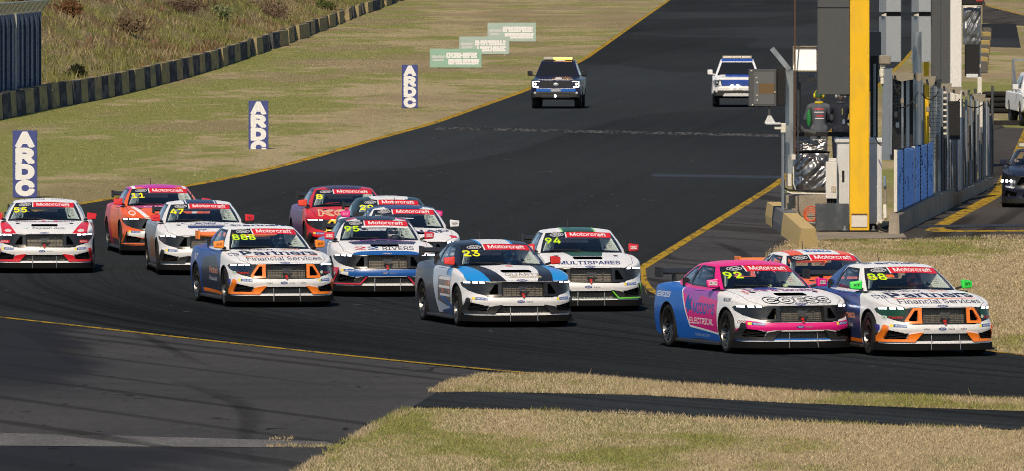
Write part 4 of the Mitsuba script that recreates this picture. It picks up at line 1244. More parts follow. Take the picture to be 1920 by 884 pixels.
# ------------------------------------------------------------------ grass as blades
def blades(xy, h, w, lean, cols, z=0.0, seed=1):
    """One pointed blade for each point: (mesh, vertex colours)."""
    r = np.random.default_rng(seed)
    n = len(xy)
    a = r.uniform(0, 2 * np.pi, n)
    b = r.uniform(0, 2 * np.pi, n)
    hh = h * r.uniform(.45, 1.25, n)
    base = np.c_[xy, np.broadcast_to(z, n)]
    d = np.c_[np.cos(a), np.sin(a), np.zeros(n)] * (w * r.uniform(.6, 1.4, n))[:, None]
    tip = base + np.c_[np.cos(b) * hh * lean * r.uniform(.2, 1.2, n), np.sin(b) * hh * lean * r.uniform(.2, 1.2, n), hh]
    V = np.stack([base - d, base + d, tip], 1).reshape(-1, 3)
    C = np.repeat(cols, 3, 0)
    return trimesh.Trimesh(V, np.arange(3 * n).reshape(-1, 3), process=False), np.clip(C, .004, .6)


def scatter(pl, n, seed):
    r = np.random.default_rng(seed)
    x0, y0, x1, y1 = pl.bounds
    k = int(n * (x1 - x0) * (y1 - y0) / pl.area)
    p = np.c_[r.uniform(x0, x1, k), r.uniform(y0, y1, k)]
    return p[shapely.contains_xy(pl, p[:, 0], p[:, 1])]


def grass_cols(xy, seed, dry=.5):
    r = np.random.default_rng(seed)
    q = np.c_[xy, np.zeros(len(xy))]
    k = meshkit.fbm(q * [.35, .12, 1], 3, seed) * .6 + meshkit.fbm(q * [1.6, .5, 1], 3, seed + 5) * .4
    k = k + .05 * np.clip((1.0 - xy[:, 0]) / 4, -1, 1) * (xy[:, 1] < -20)
    gmix = np.clip((k - dry + .02) / .12 + r.normal(0, .22, len(xy)), 0, 1)[:, None]
    c = np.array([.46, .38, .245]) * (1 - gmix) + np.array([.25, .26, .085]) * gmix
    brown = (r.random(len(xy)) < .12)[:, None]
    c = np.where(brown, np.array([.33, .235, .15]), c)
    return c * r.uniform(.6, 1.25, (len(xy), 1))


lawn_pts = [(772, 765), (1000, 769), (1200, 776), (1300, 783), (1920, 807), (2080, 813), (2080, 940), (520, 940), (560, 888), (640, 836), (700, 801)]
strip_pts = [(816, 735), (850, 716), (905, 704), (1060, 704), (1180, 714), (1500, 737), (1920, 751), (2080, 758), (2080, 778), (1920, 771.5), (1500, 756.5), (1200, 740.5), (900, 734.5)]
right_pts = [(1454, 466), (1486, 453), (1560, 448), (1700, 449), (1920, 440), (2080, 434), (2080, 680), (1925, 661), (1870, 654), (1700, 630), (1560, 600), (1472, 568), (1434, 518)]
for pts, n, h, w, dry, lab, z, seed in ((lawn_pts, 130000, .036, .0055, .53, 'short straw and green grass covering the corner nearest the camera', -.012, 11), (strip_pts, 28000, .062, .006, .44, 'narrow strip of long yellow grass between the track and the service path', -.004, 12),
                                        (right_pts, 90000, .042, .010, .52, 'dry brown grass beside the pit exit at the right', -.012, 13)):
    pl = gpoly(pts)
    if seed == 11:
        obj('lawn', sheet(pl.buffer(.02), -.0105), m_grass, kind='structure')
    if seed == 12:
        obj('verge', sheet(pl.buffer(.02), 0.0006), m_grass, kind='structure')
    xy = scatter(pl, n, seed)
    gm, gc = blades(xy, h, w, .9, grass_cols(xy, seed, dry), z, seed)
    obj('grass', gm, m_blade, label=lab, cat='grass', kind='stuff', color=gc)
edge = []
for pl, n in ((gpoly(lawn_pts).exterior.buffer(.10), 9000), (gpoly(strip_pts).exterior.buffer(.12), 9000), (gpoly(right_pts).exterior.buffer(.15), 5000)):
    edge.append(scatter(pl, n, n + 3))
xy = np.vstack(edge)
xy = xy[meshkit.noise(np.c_[xy * 1.7, np.zeros(len(xy))], 4) > .35]
gm, gc = blades(xy, .06, .006, .8, grass_cols(xy, 22, .50), -.01, 22)
obj('grass', gm, m_blade, label='tufts of longer grass creeping over the asphalt edges', cat='grass', kind='stuff', color=gc)
st = scatter(gpoly(strip_pts), 16, 5)
gm, gc = blades(np.repeat(st, 3, 0) + rng.normal(0, .02, (len(st) * 3, 2)), .17, .005, .5, np.tile([.36, .29, .16], (len(st) * 3, 1)), 0, 23)
obj('grass', gm, m_blade, label='tall single stalks sticking up from the yellow grass strip', cat='grass', kind='stuff', color=gc)
weeds = scatter(gpoly([(500, 836), (620, 835), (620, 840), (500, 840)]), 260, 8)
weeds = np.vstack([weeds, scatter(gpoly([(505, 821), (550, 822), (550, 828), (505, 828)]), 60, 9)])
gm, gc = blades(weeds, .045, .006, .9, grass_cols(weeds, 24, .45), 0, 24)
obj('grass', gm, m_blade, label='small weeds growing along the concrete strip', cat='grass', kind='stuff', color=gc)
verge = gpoly([(-60, 232), (100, 206), (200, 187), (300, 162), (400, 135), (470, 111), (545, 84), (620, 58), (700, 27), (1180, 40), (1090, 106), (980, 166), (890, 198), (800, 230), (690, 259), (550, 300), (420, 332), (140, 380), (-60, 412)])
xy = scatter(verge, 50000, 31)
vk = meshkit.fbm(np.c_[xy * [.22, .05], np.zeros(len(xy))], 3, 2) * .62 + meshkit.fbm(np.c_[xy * [1.1, .26], np.zeros(len(xy))], 3, 6) * .38 + .05 * np.clip((-5 - xy[:, 0]) / 6, 0, 1)
vm = np.clip((vk - .46) / .12, 0, 1)[:, None]
vcol = (np.array([.44, .37, .22]) * (1 - vm) + np.array([.265, .28, .10]) * vm) * np.random.default_rng(31).uniform(.88, 1.1, (len(xy), 1))
gm, gc = blades(xy, .04, .012, 1.4, vcol, -.014, 31)
obj('grass', gm, m_blade, label='mown green and straw grass between the track and the striped barrier', cat='grass', kind='stuff', color=gc)

# ------------------------------------------------------------------ left: barrier, hillside, fence, boards
BAR = [(-75, 243), (0, 225), (100, 203), (200, 184), (300, 159), (400, 131), (470, 107), (545, 80), (620, 52), (700, 21), (762, -2), (800, -17)]
bx = PchipInterpolator([p[0] for p in BAR], [p[1] for p in BAR])
t = thing('concrete_barrier', 'long low barrier of alternate yellow and dark concrete blocks along the grass below the hillside', 'barrier')
m_yb = bsdf('faded_yellow_paint', {'type': 'diffuse', 'reflectance': mikit.proc(lambda p, n, uv: mix((.33, .275, .15), (.23, .20, .14), smoothstep(.4, .75, fbm(p.x * 1.5, p.y * .7, p.z * 3))))})
m_nb = bsdf('faded_navy_paint', {'type': 'diffuse', 'reflectance': mikit.proc(lambda p, n, uv: mix((.065, .068, .080), (.15, .148, .15), smoothstep(.4, .8, fbm(p.x * 1.5, p.y * .7, p.z * 3))))})
x, i = -75.0, 0
while x < 790:
    wd = float(np.interp(x, [0, 250, 480, 760], [13.6, 12.6, 10.2, 8.2]))
    a, b = np.array(gnd(x, float(bx(x)))), np.array(gnd(x + wd, float(bx(x + wd))))
    d = (b - a) / np.linalg.norm(b - a)
    n = np.array([-d[1], d[0]])
    ln = np.linalg.norm(b - a)
    tw_ = rng.normal(0, .012)
    pts = []
    for s, q in ((.03, 0), (ln - .03, 0)):
        for o, z in ((0.0, 0), (.05, .90), (.06, .93), (.32, .93), (.33, .90), (.38, 0)):
            c = a + d * s + n * (o + tw_ * s)
            pts.append((*c, z - .02 + (0.02 if i % 2 else 0) + rng.normal(0, .006)))
    obj('block', trimesh.convex.convex_hull(np.array(pts)), m_yb if i % 2 else m_nb, parent=t)
    x += wd
    i += 1

barD = np.array([gnd(q, float(bx(q))) for q in np.linspace(-75, 798, 120)])


def bar_x(y):
    return np.interp(y, barD[:, 1], barD[:, 0])


HILL = np.random.default_rng(3)
oy = np.r_[np.linspace(150, 520, 150), np.linspace(525, 1300, 110)]
oo = np.r_[0.42, .8, 1.2, np.linspace(1.8, 40, 64), np.linspace(43, 140, 20)]


def hill_z(off, y):
    o = np.maximum(off - .6, 0)
    base = np.minimum(.36 * o ** 1.05, 5 + .10 * o) * np.clip(.55 + (y - 150) / 900, .5, 1.0)
    q = np.stack([off * .35, y * .06, np.zeros_like(off + y)], -1)
    return base + (meshkit.fbm(q, 4, 3) - .5) * np.minimum(o, 4) * .45 - .02


YY, OO = np.meshgrid(oy, oo, indexing='ij')
HV = np.stack([bar_x(YY) - OO, YY, hill_z(OO, YY)], -1).reshape(-1, 3)
hm_ = trimesh.Trimesh(HV, grid_faces(len(oy), len(oo))[:, ::-1], process=False)
if hm_.face_normals[:, 2].mean() < 0: hm_.invert()


def f_hill(p, n, uv):
    k = fbm(p.x * .35, p.y * .10, p.z * .8)
    a = mix((.25, .205, .12), (.165, .165, .065), smoothstep(.4, .62, k))
    a = mix(a, (.15, .095, .06), smoothstep(.56, .70, fbm(p.x * .5 + 5, p.y * .06, 3.0)) * .6)
    return a * (.7 + .6 * noise(p.x * 14, p.y * 3, p.z * 14))


obj('hillside', hm_, bsdf('hill_grass', {'type': 'diffuse', 'reflectance': mikit.proc(f_hill)}), True, kind='structure')
r = np.random.default_rng(41)
n = 70000
yy = r.uniform(205, 900, n) ; of = .75 + 20 * r.random(n) ** 1.3
xyh = np.c_[bar_x(yy) - of, yy]
q = np.c_[of * .4, yy * .07, np.zeros(n)]
kk = meshkit.fbm(q, 3, 8)
cc = np.where((kk > .46)[:, None], [.20, .20, .075], [.28, .235, .13]) * r.uniform(.6, 1.25, (n, 1))
red = meshkit.fbm(q * [1.3, .9, 1], 3, 19) > .645
cc = np.where((red & (r.random(n) < .75))[:, None], np.array([.18, .11, .07]) * r.uniform(.5, 1.4, (n, 1)), cc)
gm, gc = blades(xyh, .42, .035, .7, cc, hill_z(of, yy) - .03, 42)
obj('hill_grass_tuft', gm, m_blade, label='long dry grass and bracken covering the hillside behind the barrier', cat='grass', kind='stuff', color=gc)


def shrub(px, py, D, size, col, label, seed, group=None):
    """A bush: a few stems and a crown of small leaf faces in clumps."""
    t = thing('shrub', label, 'bush', group)
    for D in np.arange(385, 1100, 1.0):
        c = at(px, py, D)
        if hill_z(np.array(bar_x(c[1]) - c[0]), np.array(c[1])) > c[2] + .02: break
    r = np.random.default_rng(seed)
    c[2] = float(hill_z(np.array(bar_x(c[1]) - c[0]), np.array(c[1])))
    st = [tube([c + [0, 0, -.1], c + [r.normal(0, .2) * size[0], r.normal(0, .2) * size[1], size[2] * .5], c + [r.normal(0, .5) * size[0], r.normal(0, .4) * size[1], size[2] * .95]], [.05, .035, .015], 5) for _ in range(6)]
    obj('stem', cat(*st), mat((.06, .04, .025), .9), parent=t, kind='stuff')
    cl = r.normal(0, .38, (26, 3)) * size + c + [0, 0, size[2] * .55]
    k = 2600
    p = cl[r.integers(0, 26, k)] + r.normal(0, .26, (k, 3)) * np.array(size)
    p = p[p[:, 2] > c[2] + .02]
    k = len(p)
    a, b = r.normal(0, 1, (k, 3)), r.normal(0, 1, (k, 3))
    L_ = .11
    V = np.stack([p, p + a * L_, p + b * L_ * .6], 1).reshape(-1, 3)
    C = np.repeat(np.array(col) * 1.35 * r.uniform(.6, 1.35, (k, 1)), 3, 0)
    obj('crown', trimesh.Trimesh(V, np.arange(3 * k).reshape(-1, 3), process=False), m_blade, parent=t, kind='stuff', color=np.clip(C, .003, .6))


shrub(335, 22, 560, (1.9, 4, .5), (.085, .062, .045), 'dark purplish bush spreading high on the hillside', 1)
shrub(505, 36, 700, (1.9, 5, .7), (.12, .085, .062), 'large brownish bush on the slope near the top edge', 2)
shrub(135, 34, 455, (.55, 1.5, .5), (.11, .06, .03), 'brown bush just right of the blue fence top', 3)
shrub(235, 62, 480, (1.1, 2, .45), (.11, .08, .05), 'low dark brown bush in the middle of the slope', 4)
shrub(146, 146, 428, (.40, .6, .32), (.025, .028, .016), 'small blackish bush right behind the barrier', 5)
shrub(412, 34, 610, (.7, 1.5, .5), (.13, .15, .075), 'pale green bush alone on the dry slope', 6)
shrub(612, 20, 840, (.9, 2, .6), (.07, .085, .03), 'dark green bush above the far end of the barrier', 7)
shrub(30, 6, 460, (.9, 1.5, .5), (.20, .09, .02), 'orange bush peeping over the blue fence', 8)

# blue fence with a leaning mesh top
t = thing('spectator_fence', 'tall dark blue sheet fence with a pale slanted mesh top at the upper left corner', 'fence')
m_fb = mat((.018, .040, .105), .5)
m_fb2 = mat((.022, .048, .12), .5)
m_galv = bsdf('galvanised', {'type': 'principled', 'base_color': mikit.proc(lambda p, n, uv: mix((.33, .34, .35), (.50, .51, .52), fbm(p.x * 6, p.y * 6, p.z * 4))), 'metallic': .55, 'roughness': .5})
fy = 384.0
i = 0
while fy < 415:
    y0, y1 = fy - Y0, fy - Y0 + .76
    xa, xb = float(bar_x(y0)) - .95, float(bar_x(y1)) - .95
    off = .015 if i % 2 else 0
    obj('sheet', cat(beam((xa - off, y0 + .02, 2.05), (xb - off, y1 - .01, 2.05), .03, 3.2), beam((xa - off + .01, y0 + .3, 2.05), (xa - off + .01, y0 + .42, 2.05), .035, 3.2)), m_fb if i % 3 else m_fb2, parent=t)
    if i % 3 == 0:
        obj('post', beam((xa + .05, y0, .3), (xa + .05, y0, 3.68), .08, .08, up=(0, 1, 0)), m_galv if i in (9, 24) else m_fb, parent=t)
        obj('arm', beam((xa + .05, y0, 3.66), (xa + .42, y0 - .1, 4.14), .05, .05, up=(0, 1, 0)), m_galv, parent=t)
    obj('top_panel', hull([(xa + .06, y0, 3.68), (xb + .06, y1 - .06, 3.68), (xa + .42, y0, 4.12), (xb + .42, y1 - .06, 4.12), (xa + .04, y0, 3.70), (xb + .40, y1 - .06, 4.14)]), m_galv, parent=t)
    fy += .78
    i += 1
xa, xb = float(bar_x(384 - Y0)), float(bar_x(415 - Y0))
obj('top_rail', bar((xa - .95 + .43, 384 - Y0, 4.13), (xb - .95 + .43, 415 - Y0, 4.13), .03), m_galv, parent=t)

# lettered boards on the grass
m_ardc = mat((.045, .062, .23), .6)
m_white = mat((.72, .72, .73), .6)
for px, py, hh, sink, lab in ((46.5, 371, 1.68, 0, 'nearest blue board lettered ARDC, behind the car at the left edge'), (484.5, 279, 1.68, .20, 'middle blue ARDC board, sunk in the grass, with its last letter cut off'), (768.5, 203, 1.66, 0, 'farthest blue ARDC board, nearest to the pickup')):
    c = np.array([*gnd(px, py), 0]) - [0, 0, sink]
    t = thing('sign_board', lab, 'sign', 'ARDC boards on the grass')
    obj('board', bevel(c[0] - .305, c[0] + .305, c[1], c[1] + .10, 0 + c[2], hh + c[2], .01), m_ardc, parent=t)
    obj('stay', beam((c[0], c[1] + .1, 1.2), (c[0], c[1] + .75, 0), .05, .05), m_galv, parent=t)
    for k, ch in enumerate('ARDC'):
        gch = text(ch, c[0], c[2] + hh - .225 - k * .405, .41, .335).buffer(.034, join_style='mitre')
        obj('letter', upright(gch, c[1] - .008, .006), m_white, parent=t)
m_gs = mat((.25, .42, .33), .6)
m_gs2 = mat((.34, .44, .40), .6)
for j, (x0, x1, ytop, ybot, lab) in enumerate(((806, 903, 93, 128, 'nearest of three pale green boards with white lettering'), (861, 955, 70, 103, 'middle one of three pale green boards on the grass'), (914, 1005, 44, 79, 'farthest of three pale green boards with white lettering'))):
    X, y = gnd((x0 + x1) / 2, ybot)
    s = F / (y + Y0)
    w, h = (x1 - x0) / s, (ybot - ytop) / s
    t = thing('advertising_board', lab, 'sign', 'green boards on the grass')
    obj('board', bevel(X - w / 2, X + w / 2, y, y + .12, .03, .03 + h, .012), m_gs2 if j else m_gs, parent=t)
    obj('foot', cat(box(X - w * .4, X - w * .4 + .06, y - .0, y + .5, -.02, .03), box(X + w * .4, X + w * .4 + .06, y, y + .5, -.02, .03)), m_galv, parent=t)
    rr = np.random.default_rng(60 + j)
    for row, (zc, xa, xb, hh) in enumerate(((.65, -.18, .43, .28), (.31, -.14, .45, .28), (.58, -.46, -.20, .14), (.40, -.44, -.22, .10))):
        gl, xx = [], xa
        while xx < xb - .03:
            cw = rr.uniform(.035, .055)
            z0, z1 = zc - hh / 2, zc + hh / 2
            gl += [sbox(xx, z0, xx + .024, z1)]
            if rr.random() < .8: gl += [sbox(xx, z1 - .08, xx + cw, z1)]
            if rr.random() < .8: gl += [sbox(xx, z0, xx + cw, z0 + .08)]
            if rr.random() < .6: gl += [sbox(xx, zc - .025, xx + cw, zc + .025)]
            if rr.random() < .5: gl += [sbox(xx + cw - .014, zc, xx + cw, z1)]
            xx += cw + .007
        gg = aff.translate(aff.scale(unary_union(gl).buffer(.004), w, h, origin=(0, 0)), X, .03)
        obj('lettering', upright(gg, y - .012, .008), m_white if row < 2 else mat((.50, .52, .52), .6), parent=t, kind='stuff')

# ------------------------------------------------------------------ right: the end of the pit wall with its post, cabinets and fence
def px_box(x0, x1, y0, y1, D, depth, r=.008, ground=False):
    """A chamfered box whose front stands at distance D and covers the photograph's rectangle."""
    a, b = at(x0, y0, D), at(x1, y1, D)
    return bevel(a[0], b[0], D - Y0, D - Y0 + depth, -.02 if ground else b[2], a[2], r)


def px_bar(p, q, D, r, n=8):
    return bar(at(*p, D), at(*q, D), r, n)


m_yel = bsdf('yellow_enamel', {'type': 'principled', 'base_color': mikit.proc(lambda p, n, uv: mix((.78, .46, .008), (.70, .42, .02), smoothstep(.4, .8, fbm(p.x * 6, p.y * 6, p.z * 1.5)))), 'roughness': .45, 'specular': .4})
m_cab = mat((.062, .066, .070), .5)
m_cabl = mat((.56, .58, .60), .5)
m_cabb = mat((.60, .60, .585), .5)
m_plate = bsdf('scuffed_plate', {'type': 'principled', 'base_color': mikit.proc(lambda p, n, uv: mix((.042, .050, .060), (.085, .095, .105), smoothstep(.45, .8, fbm(p.x * 5, p.z * 5, p.y * 5)))), 'roughness': .5})
m_grey = mat((.30, .33, .36), .5, .2)
m_pipe = bsdf('zinc_pipe', {'type': 'principled', 'base_color': mikit.proc(lambda p, n, uv: mix((.42, .44, .46), (.26, .28, .30), smoothstep(.4, .75, fbm(p.x * 5, p.y * 5, p.z * 1.5)))), 'metallic': .85, 'roughness': .38})
m_channel = mat((.20, .235, .28), .45, .5)
m_cable = mat((.012, .012, .012), .6)
m_rust = mat((.11, .055, .03), .8)
m_beige = mat((.24, .215, .165), .7)
m_cream = mat((.62, .59, .52), .6)
m_blk = mat((.009, .009, .010), .8)

t = thing('gantry_post', 'broad yellow square post with a beige cover plate at its foot', 'post')
D = 235.0
obj('column', px_box(1593.5, 1630, -420, 433, D, .44, .012), m_yel, parent=t)
obj('cover_plate', px_box(1596.5, 1626.5, 404, 427, D - .03, .03, .012), m_cream, parent=t)
obj('hinge_strip', px_box(1596.5, 1626.5, 401, 404, D - .03, .03, .004), m_rust, parent=t)
obj('base_plate', px_box(1574, 1648, 433, 437, D - .2, .75, .004), m_blk, parent=t)
for x in (1584, 1638):
    obj('bolt', cat(px_box(x - 2, x + 2, 424, 433, D - .12, .05), px_box(x - 4, x + 4, 430, 433, D - .14, .09)), m_pipe, parent=t)
tag(obj('plinth', px_box(1575, 1646, 437, 446, D - .25, 1.0, .02, True), m_conc), 'pale concrete plinth under the yellow post', 'plinth')
t = thing('display_cabinet', 'large dark grey flat cabinet hanging left of the yellow post, above the marshals', 'cabinet')
obj('case', px_box(1533, 1593, 16, 178, D + .02, .42, .012), m_cab, parent=t)
obj('case', px_box(1533, 1593, -240, 14.5, D + .02, .42, .012), m_cab, parent=t)
obj('bracket', px_box(1575, 1596, 172, 180, D + .1, .2, .01), m_blk, parent=t)
t = thing('control_cabinet', 'tall pale grey street cabinet behind the yellow post', 'cabinet')
D2 = 236.25
obj('case', px_box(1570, 1654, 268, 420, D2, .7, .012), m_cabl, parent=t)
obj('lid', px_box(1566, 1657, 259, 269, D2 - .06, .85, .03), m_cabl, parent=t)
obj('base', px_box(1571, 1653, 420, 440, D2 + .02, .6, .01, True), m_blk, parent=t)
dr_ = obj('door', px_box(1572, 1590, 272, 415, D2 - .012, .012, .003), m_cabl, parent=t)
obj('handle', px_box(1579, 1583.5, 320, 342, D2 - .03, .02, .006), m_blk, parent=dr_)
obj('door', px_box(1591.5, 1652, 272, 415, D2 - .012, .012, .003), m_cabl, parent=t)
t = thing('switch_box', 'small cream switch box on the left side of the tall pale cabinet', 'electrical box')
obj('case', px_box(1548.5, 1569.5, 304, 373, 235.9, .25, .01), m_cabb, parent=t)
obj('cap', px_box(1554, 1569, 297, 304, 235.95, .2, .01), m_cabb, parent=t)
obj('label_plate', px_box(1558.5, 1567.5, 349, 361, 235.88, .02, .003), mat((.42, .39, .32), .7), parent=t)
for x in (1552, 1557, 1562):
    obj('conduit', px_bar((x, 373), (x, 392), 236.0, .018), m_cable, parent=t)
tag(obj('steel_plate', px_box(1529.5, 1592, 382.5, 433, 234.95, .28, .01), m_plate), 'scuffed dark blue grey steel plate at the foot of the yellow post', 'plate')

# concrete end wall, slab
t = thing('pit_wall', 'low concrete pit wall with its pale end facing the cars, running back along the pit lane', 'wall')
wx = lambda D_: 8.24 + (D_ - 233.4) * .0904
dd = [233.4, 236.4, 239.4, 242.4, 245.4, 248.4, 251.4, 254.4, 258.5, 262.6, 266.7, 270.8, 275, 279]
for a, b in zip(dd[:-1], dd[1:]):
    h = np.interp(a, [233, 254, 256, 280], [.43, .46, .30, .26])
    pts = []
    for d_ in (a + .012, b - .012):
        x = wx(d_)
        pts += [(x, d_ - Y0, -.02), (x + .24, d_ - Y0, -.02), (x + .02, d_ - Y0, h), (x + .21, d_ - Y0, h), (x + .23, d_ - Y0, h - .03)]
    obj('block', trimesh.convex.convex_hull(np.array(pts)), m_conc, parent=t)
t = thing('plinth_wall', 'stained concrete footing wall under the silver foil screen', 'wall')
obj('block', px_box(1474, 1552, 367, 407, 236.6, 2.2, .02), m_conc, parent=t)
obj('block', px_box(1480, 1600, 407, 446, 236.4, 2.6, .02, True), m_conc, parent=t)
obj('slab', sheet(gpoly([(1484, 452), (1700, 446), (1690, 432), (1480, 432)]), .004), m_conc, kind='structure')

# striped concrete barrier in front
t = thing('striped_barrier', 'yellow and grey painted concrete barrier end beside the pit exit', 'barrier')
for a, b, m, wd in ((243.0, 239.2, None, .36), (239.0, 233.2, 'g', .36), (233.0, 223.0, None, .42)):
    xa = lambda d_: (1463 - 960) / F * 239 + (d_ - 239) * -.012
    pts = []
    for d_, hh in ((a, .47), (b, .47 if b > 225 else .40)):
        x = xa(d_)
        pts += [(x - wd / 2, d_ - Y0, -.02), (x + wd / 2, d_ - Y0, -.02), (x - .15, d_ - Y0, hh), (x + .15, d_ - Y0, hh), (x - .19, d_ - Y0, hh * .4)]
    obj('block', trimesh.convex.convex_hull(np.array(pts)), mat((.33, .25, .11), .8) if m is None else mat((.085, .088, .095), .8), parent=t)

# silver foil screens, with real creases
def foil(corners, seed, amp, nx=40, nz=34):
    u, v = np.meshgrid(np.linspace(0, 1, nx), np.linspace(0, 1, nz), indexing='ij')
    c = np.array(corners)
    P = (c[0] * ((1 - u) * (1 - v))[..., None] + c[1] * (u * (1 - v))[..., None] + c[2] * (u * v)[..., None] + c[3] * ((1 - u) * v)[..., None])
    q = np.stack([u * 5 + v * 3, v * 5 - u * 3, u * 0], -1)
    w = .7 * np.abs(meshkit.noise(q * .6, seed) - .5) * 2 + .18 * np.abs(meshkit.noise(q * 1.7, seed + 2) - .5) * 2 + 1.3 * np.abs(meshkit.noise(np.stack([(u - v) * 4.5, (u + v) * .8, u * 0], -1), seed + 5) - .5)
    P[..., 1] -= w * amp * np.minimum(1, 8 * np.minimum(np.minimum(u, 1 - u), np.minimum(v, 1 - v)) + .15)
    return trimesh.Trimesh(P.reshape(-1, 3), grid_faces(nx, nz), process=False)


m_foil = bsdf('silver_foil', {'type': 'principled', 'base_color': rgb((.30, .30, .31)), 'metallic': .9, 'roughness': .30})
t = thing('foil_screen', 'crumpled silver foil screen in a black frame on the end of the pit wall', 'screen')
obj('sheet', foil([at(1488, 356, 236.9), at(1554, 356, 236.9), at(1554, 288, 236.9), at(1488, 288, 236.9)], 2, .11), m_foil, True, parent=t)
obj('upper_strip', foil([at(1489, 284, 236.9), at(1550, 284, 236.9), at(1550, 262, 236.9), at(1489, 262, 236.9)], 5, .05), m_foil, True, parent=t)
for q in ((1486, 1489, 255, 357), (1486, 1556, 284, 288), (1486, 1556, 356, 359)):
    obj('frame', px_box(*q, 237.0, .05), m_blk, parent=t)
obj('top_rail', px_box(1486, 1594, 248, 256, 237.05, .08), m_blk, parent=t)
tag(obj('foil_sheet', foil([at(1494, 153, 236.9), at(1531, 153, 236.9), at(1531, 136, 236.9), at(1494, 136, 236.9)], 9, .04), m_foil, True), 'small crinkled foil strip under the bright white panel', 'foil sheet')

# posts at the track side
t = thing('fence_post', 'galvanised fence post with its top canted towards the track, beside the signal box', 'fence post')
obj('upright', px_box(1472.5, 1488, 131, 326, 236.0, .10, .008), m_pipe, parent=t)
a, b = at(1480, 131, 236.05), at(1447, 91, 236.05)
obj('arm', beam(a, b, .11, .17, up=(0, 1, 0)), m_pipe, parent=t)
obj('foot', px_box(1475, 1484.5, 326, 350, 236.0, .09, .01), m_cream, parent=t)
t = thing('rusty_pole', 'thin rusty brown pole running up out of the frame', 'pole')
obj('shaft', px_bar((1490.5, -60), (1490.5, 300), 235.8, .018), m_rust, parent=t)
obj('junction_box', px_box(1484, 1492, 290, 300, 235.7, .08), m_cream, parent=t)
t = thing('grey_pole', 'slim grey pole with white insulators at the very edge of the track', 'pole')
obj('shaft', px_bar((1468, 246), (1468, 432), 235.5, .035), m_pipe, parent=t)
obj('insulator', cat(px_box(1452, 1466, 237, 243, 235.4, .08), px_box(1464, 1474, 231, 250, 235.4, .10, .02)), m_cream, parent=t)
for z0, x0 in ((357, 1470), (363, 1476)):
    p = [at(1470, 340, 236.0), at(1471, z0 - 4, 235.9), at(x0 + 10, z0, 235.85), at(1548, z0 + 1, 235.9)]
    obj('conduit', tube(p, .022), m_cable if z0 < 360 else m_cream, parent=t)
obj('conduit', tube([at(1488, 300, 235.9), at(1488, 345, 235.9), at(1493, 358, 235.9), at(1510, 362, 235.9)], .014), m_cream, parent=t)
t = thing('signal_box', 'dark grey signal lamp box with white bolts, hung on the canted post over the track', 'signal')
D = 235.3
obj('rim', px_box(1404, 1456, 130, 200, D, .34, .012), m_cab, parent=t)
obj('face', px_box(1413, 1452, 135, 196, D - .014, .014, .006), mat((.10, .105, .108), .5), parent=t)
obj('lens', px_box(1423, 1452, 157, 176, D - .024, .012, .004), mat((.14, .085, .035), .35), parent=t)
obj('back_case', px_box(1452, 1473, 128, 198, D + .15, .5, .012), m_blk, parent=t)
for x, y in ((1409, 133), (1411, 197), (1418.5, 146), (1419.5, 155), (1419.5, 179), (1420, 188), (1453, 173)):
    obj('bolt', px_box(x - 1.3, x + 1.3, y - 1.3, y + 1.3, D - .03, .03, .004), m_cream, parent=t)
obj('stem', px_bar((1442.5, 200), (1442.5, 220), D + .1, .03), m_cab, parent=t)
obj('bracket', upright(Polygon([tuple(at(x, y, D)[[0, 2]]) for x, y in ((1440, 217), (1446, 217), (1454, 230), (1454, 234), (1434, 234), (1434, 230))]), D - Y0 + .05, .08), m_cabl, parent=t)
obj('arm', px_box(1434, 1464, 230, 234, D + .02, .06), m_cabl, parent=t)
obj('cable', tube([at(1419, 200, D), at(1417, 215, D), at(1422, 228, D), at(1436, 234, D)], .012), m_cable, parent=t)
t = thing('white_panel', 'bright white sunlit panel on a frame, left of the dark hanging cabinet', 'panel')
obj('face', hull([at(1488, 89, 236.4), at(1530.5, 89, 236.4), at(1488, 132, 236.15), at(1530.5, 132, 236.15), at(1488, 89, 236.45), at(1530.5, 132, 236.25)]), mat((.88, .86, .82), .35, 0, .2), parent=t)
obj('edge', cat(px_box(1486.5, 1532, 86.5, 89, 236.3, .1), px_box(1486.5, 1532, 132, 135, 236.1, .1), px_box(1486.5, 1488.5, 89, 132, 236.2, .1)), m_beige, parent=t)
obj('stand', cat(px_bar((1496, 135), (1496, 300), 236.6, .02), px_bar((1500, 155), (1500, 250), 236.6, .02), tube([at(1489, 215, 236.6), at(1494, 232, 236.6), at(1508, 246, 236.6), at(1530, 250, 236.6)], .05)), m_cab, parent=t)
tag(obj('hose_coil', cat(*[trimesh.creation.torus(.10 + .025 * k, .012, 24, 6).apply_transform(trimesh.transformations.rotation_matrix(1.2 + .1 * k, [1, .1 * k, 0])).apply_translation(at(1521, 404, 235.9) + [0, 0, -.02 + .015 * k]) for k in range(4)]), mat((.62, .10, .025), .6)), 'coil of orange cable on the concrete footing', 'cable coil')
tag(obj('ground_pipe', cat(tube([at(1486, 424, 235.6), at(1500, 418, 235.6), at(1530, 420, 235.6)], .04), px_box(1504, 1511, 414, 424, 235.5, .08, .01)), m_pipe), 'short metal pipe with a clamp low on the concrete footing', 'pipe')
tag(obj('ground_clutter', cat(px_box(1536, 1552, 436, 443, 234.9, .2, .02), px_box(1553, 1574, 438, 443, 234.95, .15, .02)), m_beige), 'small pale fitting lying under the steel plate', 'fitting')
t = thing('drain_hose', 'grey and black hoses curving from the cabinet to the pit wall end', 'hose')
obj('pipe', tube([at(1659, 385, 234.4), at(1660, 410, 234.2), at(1652, 416, 234.2), at(1646, 420, 234.4)], .04), m_cream, parent=t)
obj('hose', tube([at(1648, 422, 234.2), at(1652, 431, 234.1), at(1662, 434, 234.1), at(1668, 430, 234.2)], .03), m_cable, parent=t)
obj('fitting', px_box(1657, 1663, 345, 385, 234.5, .08, .02), m_beige, parent=t)
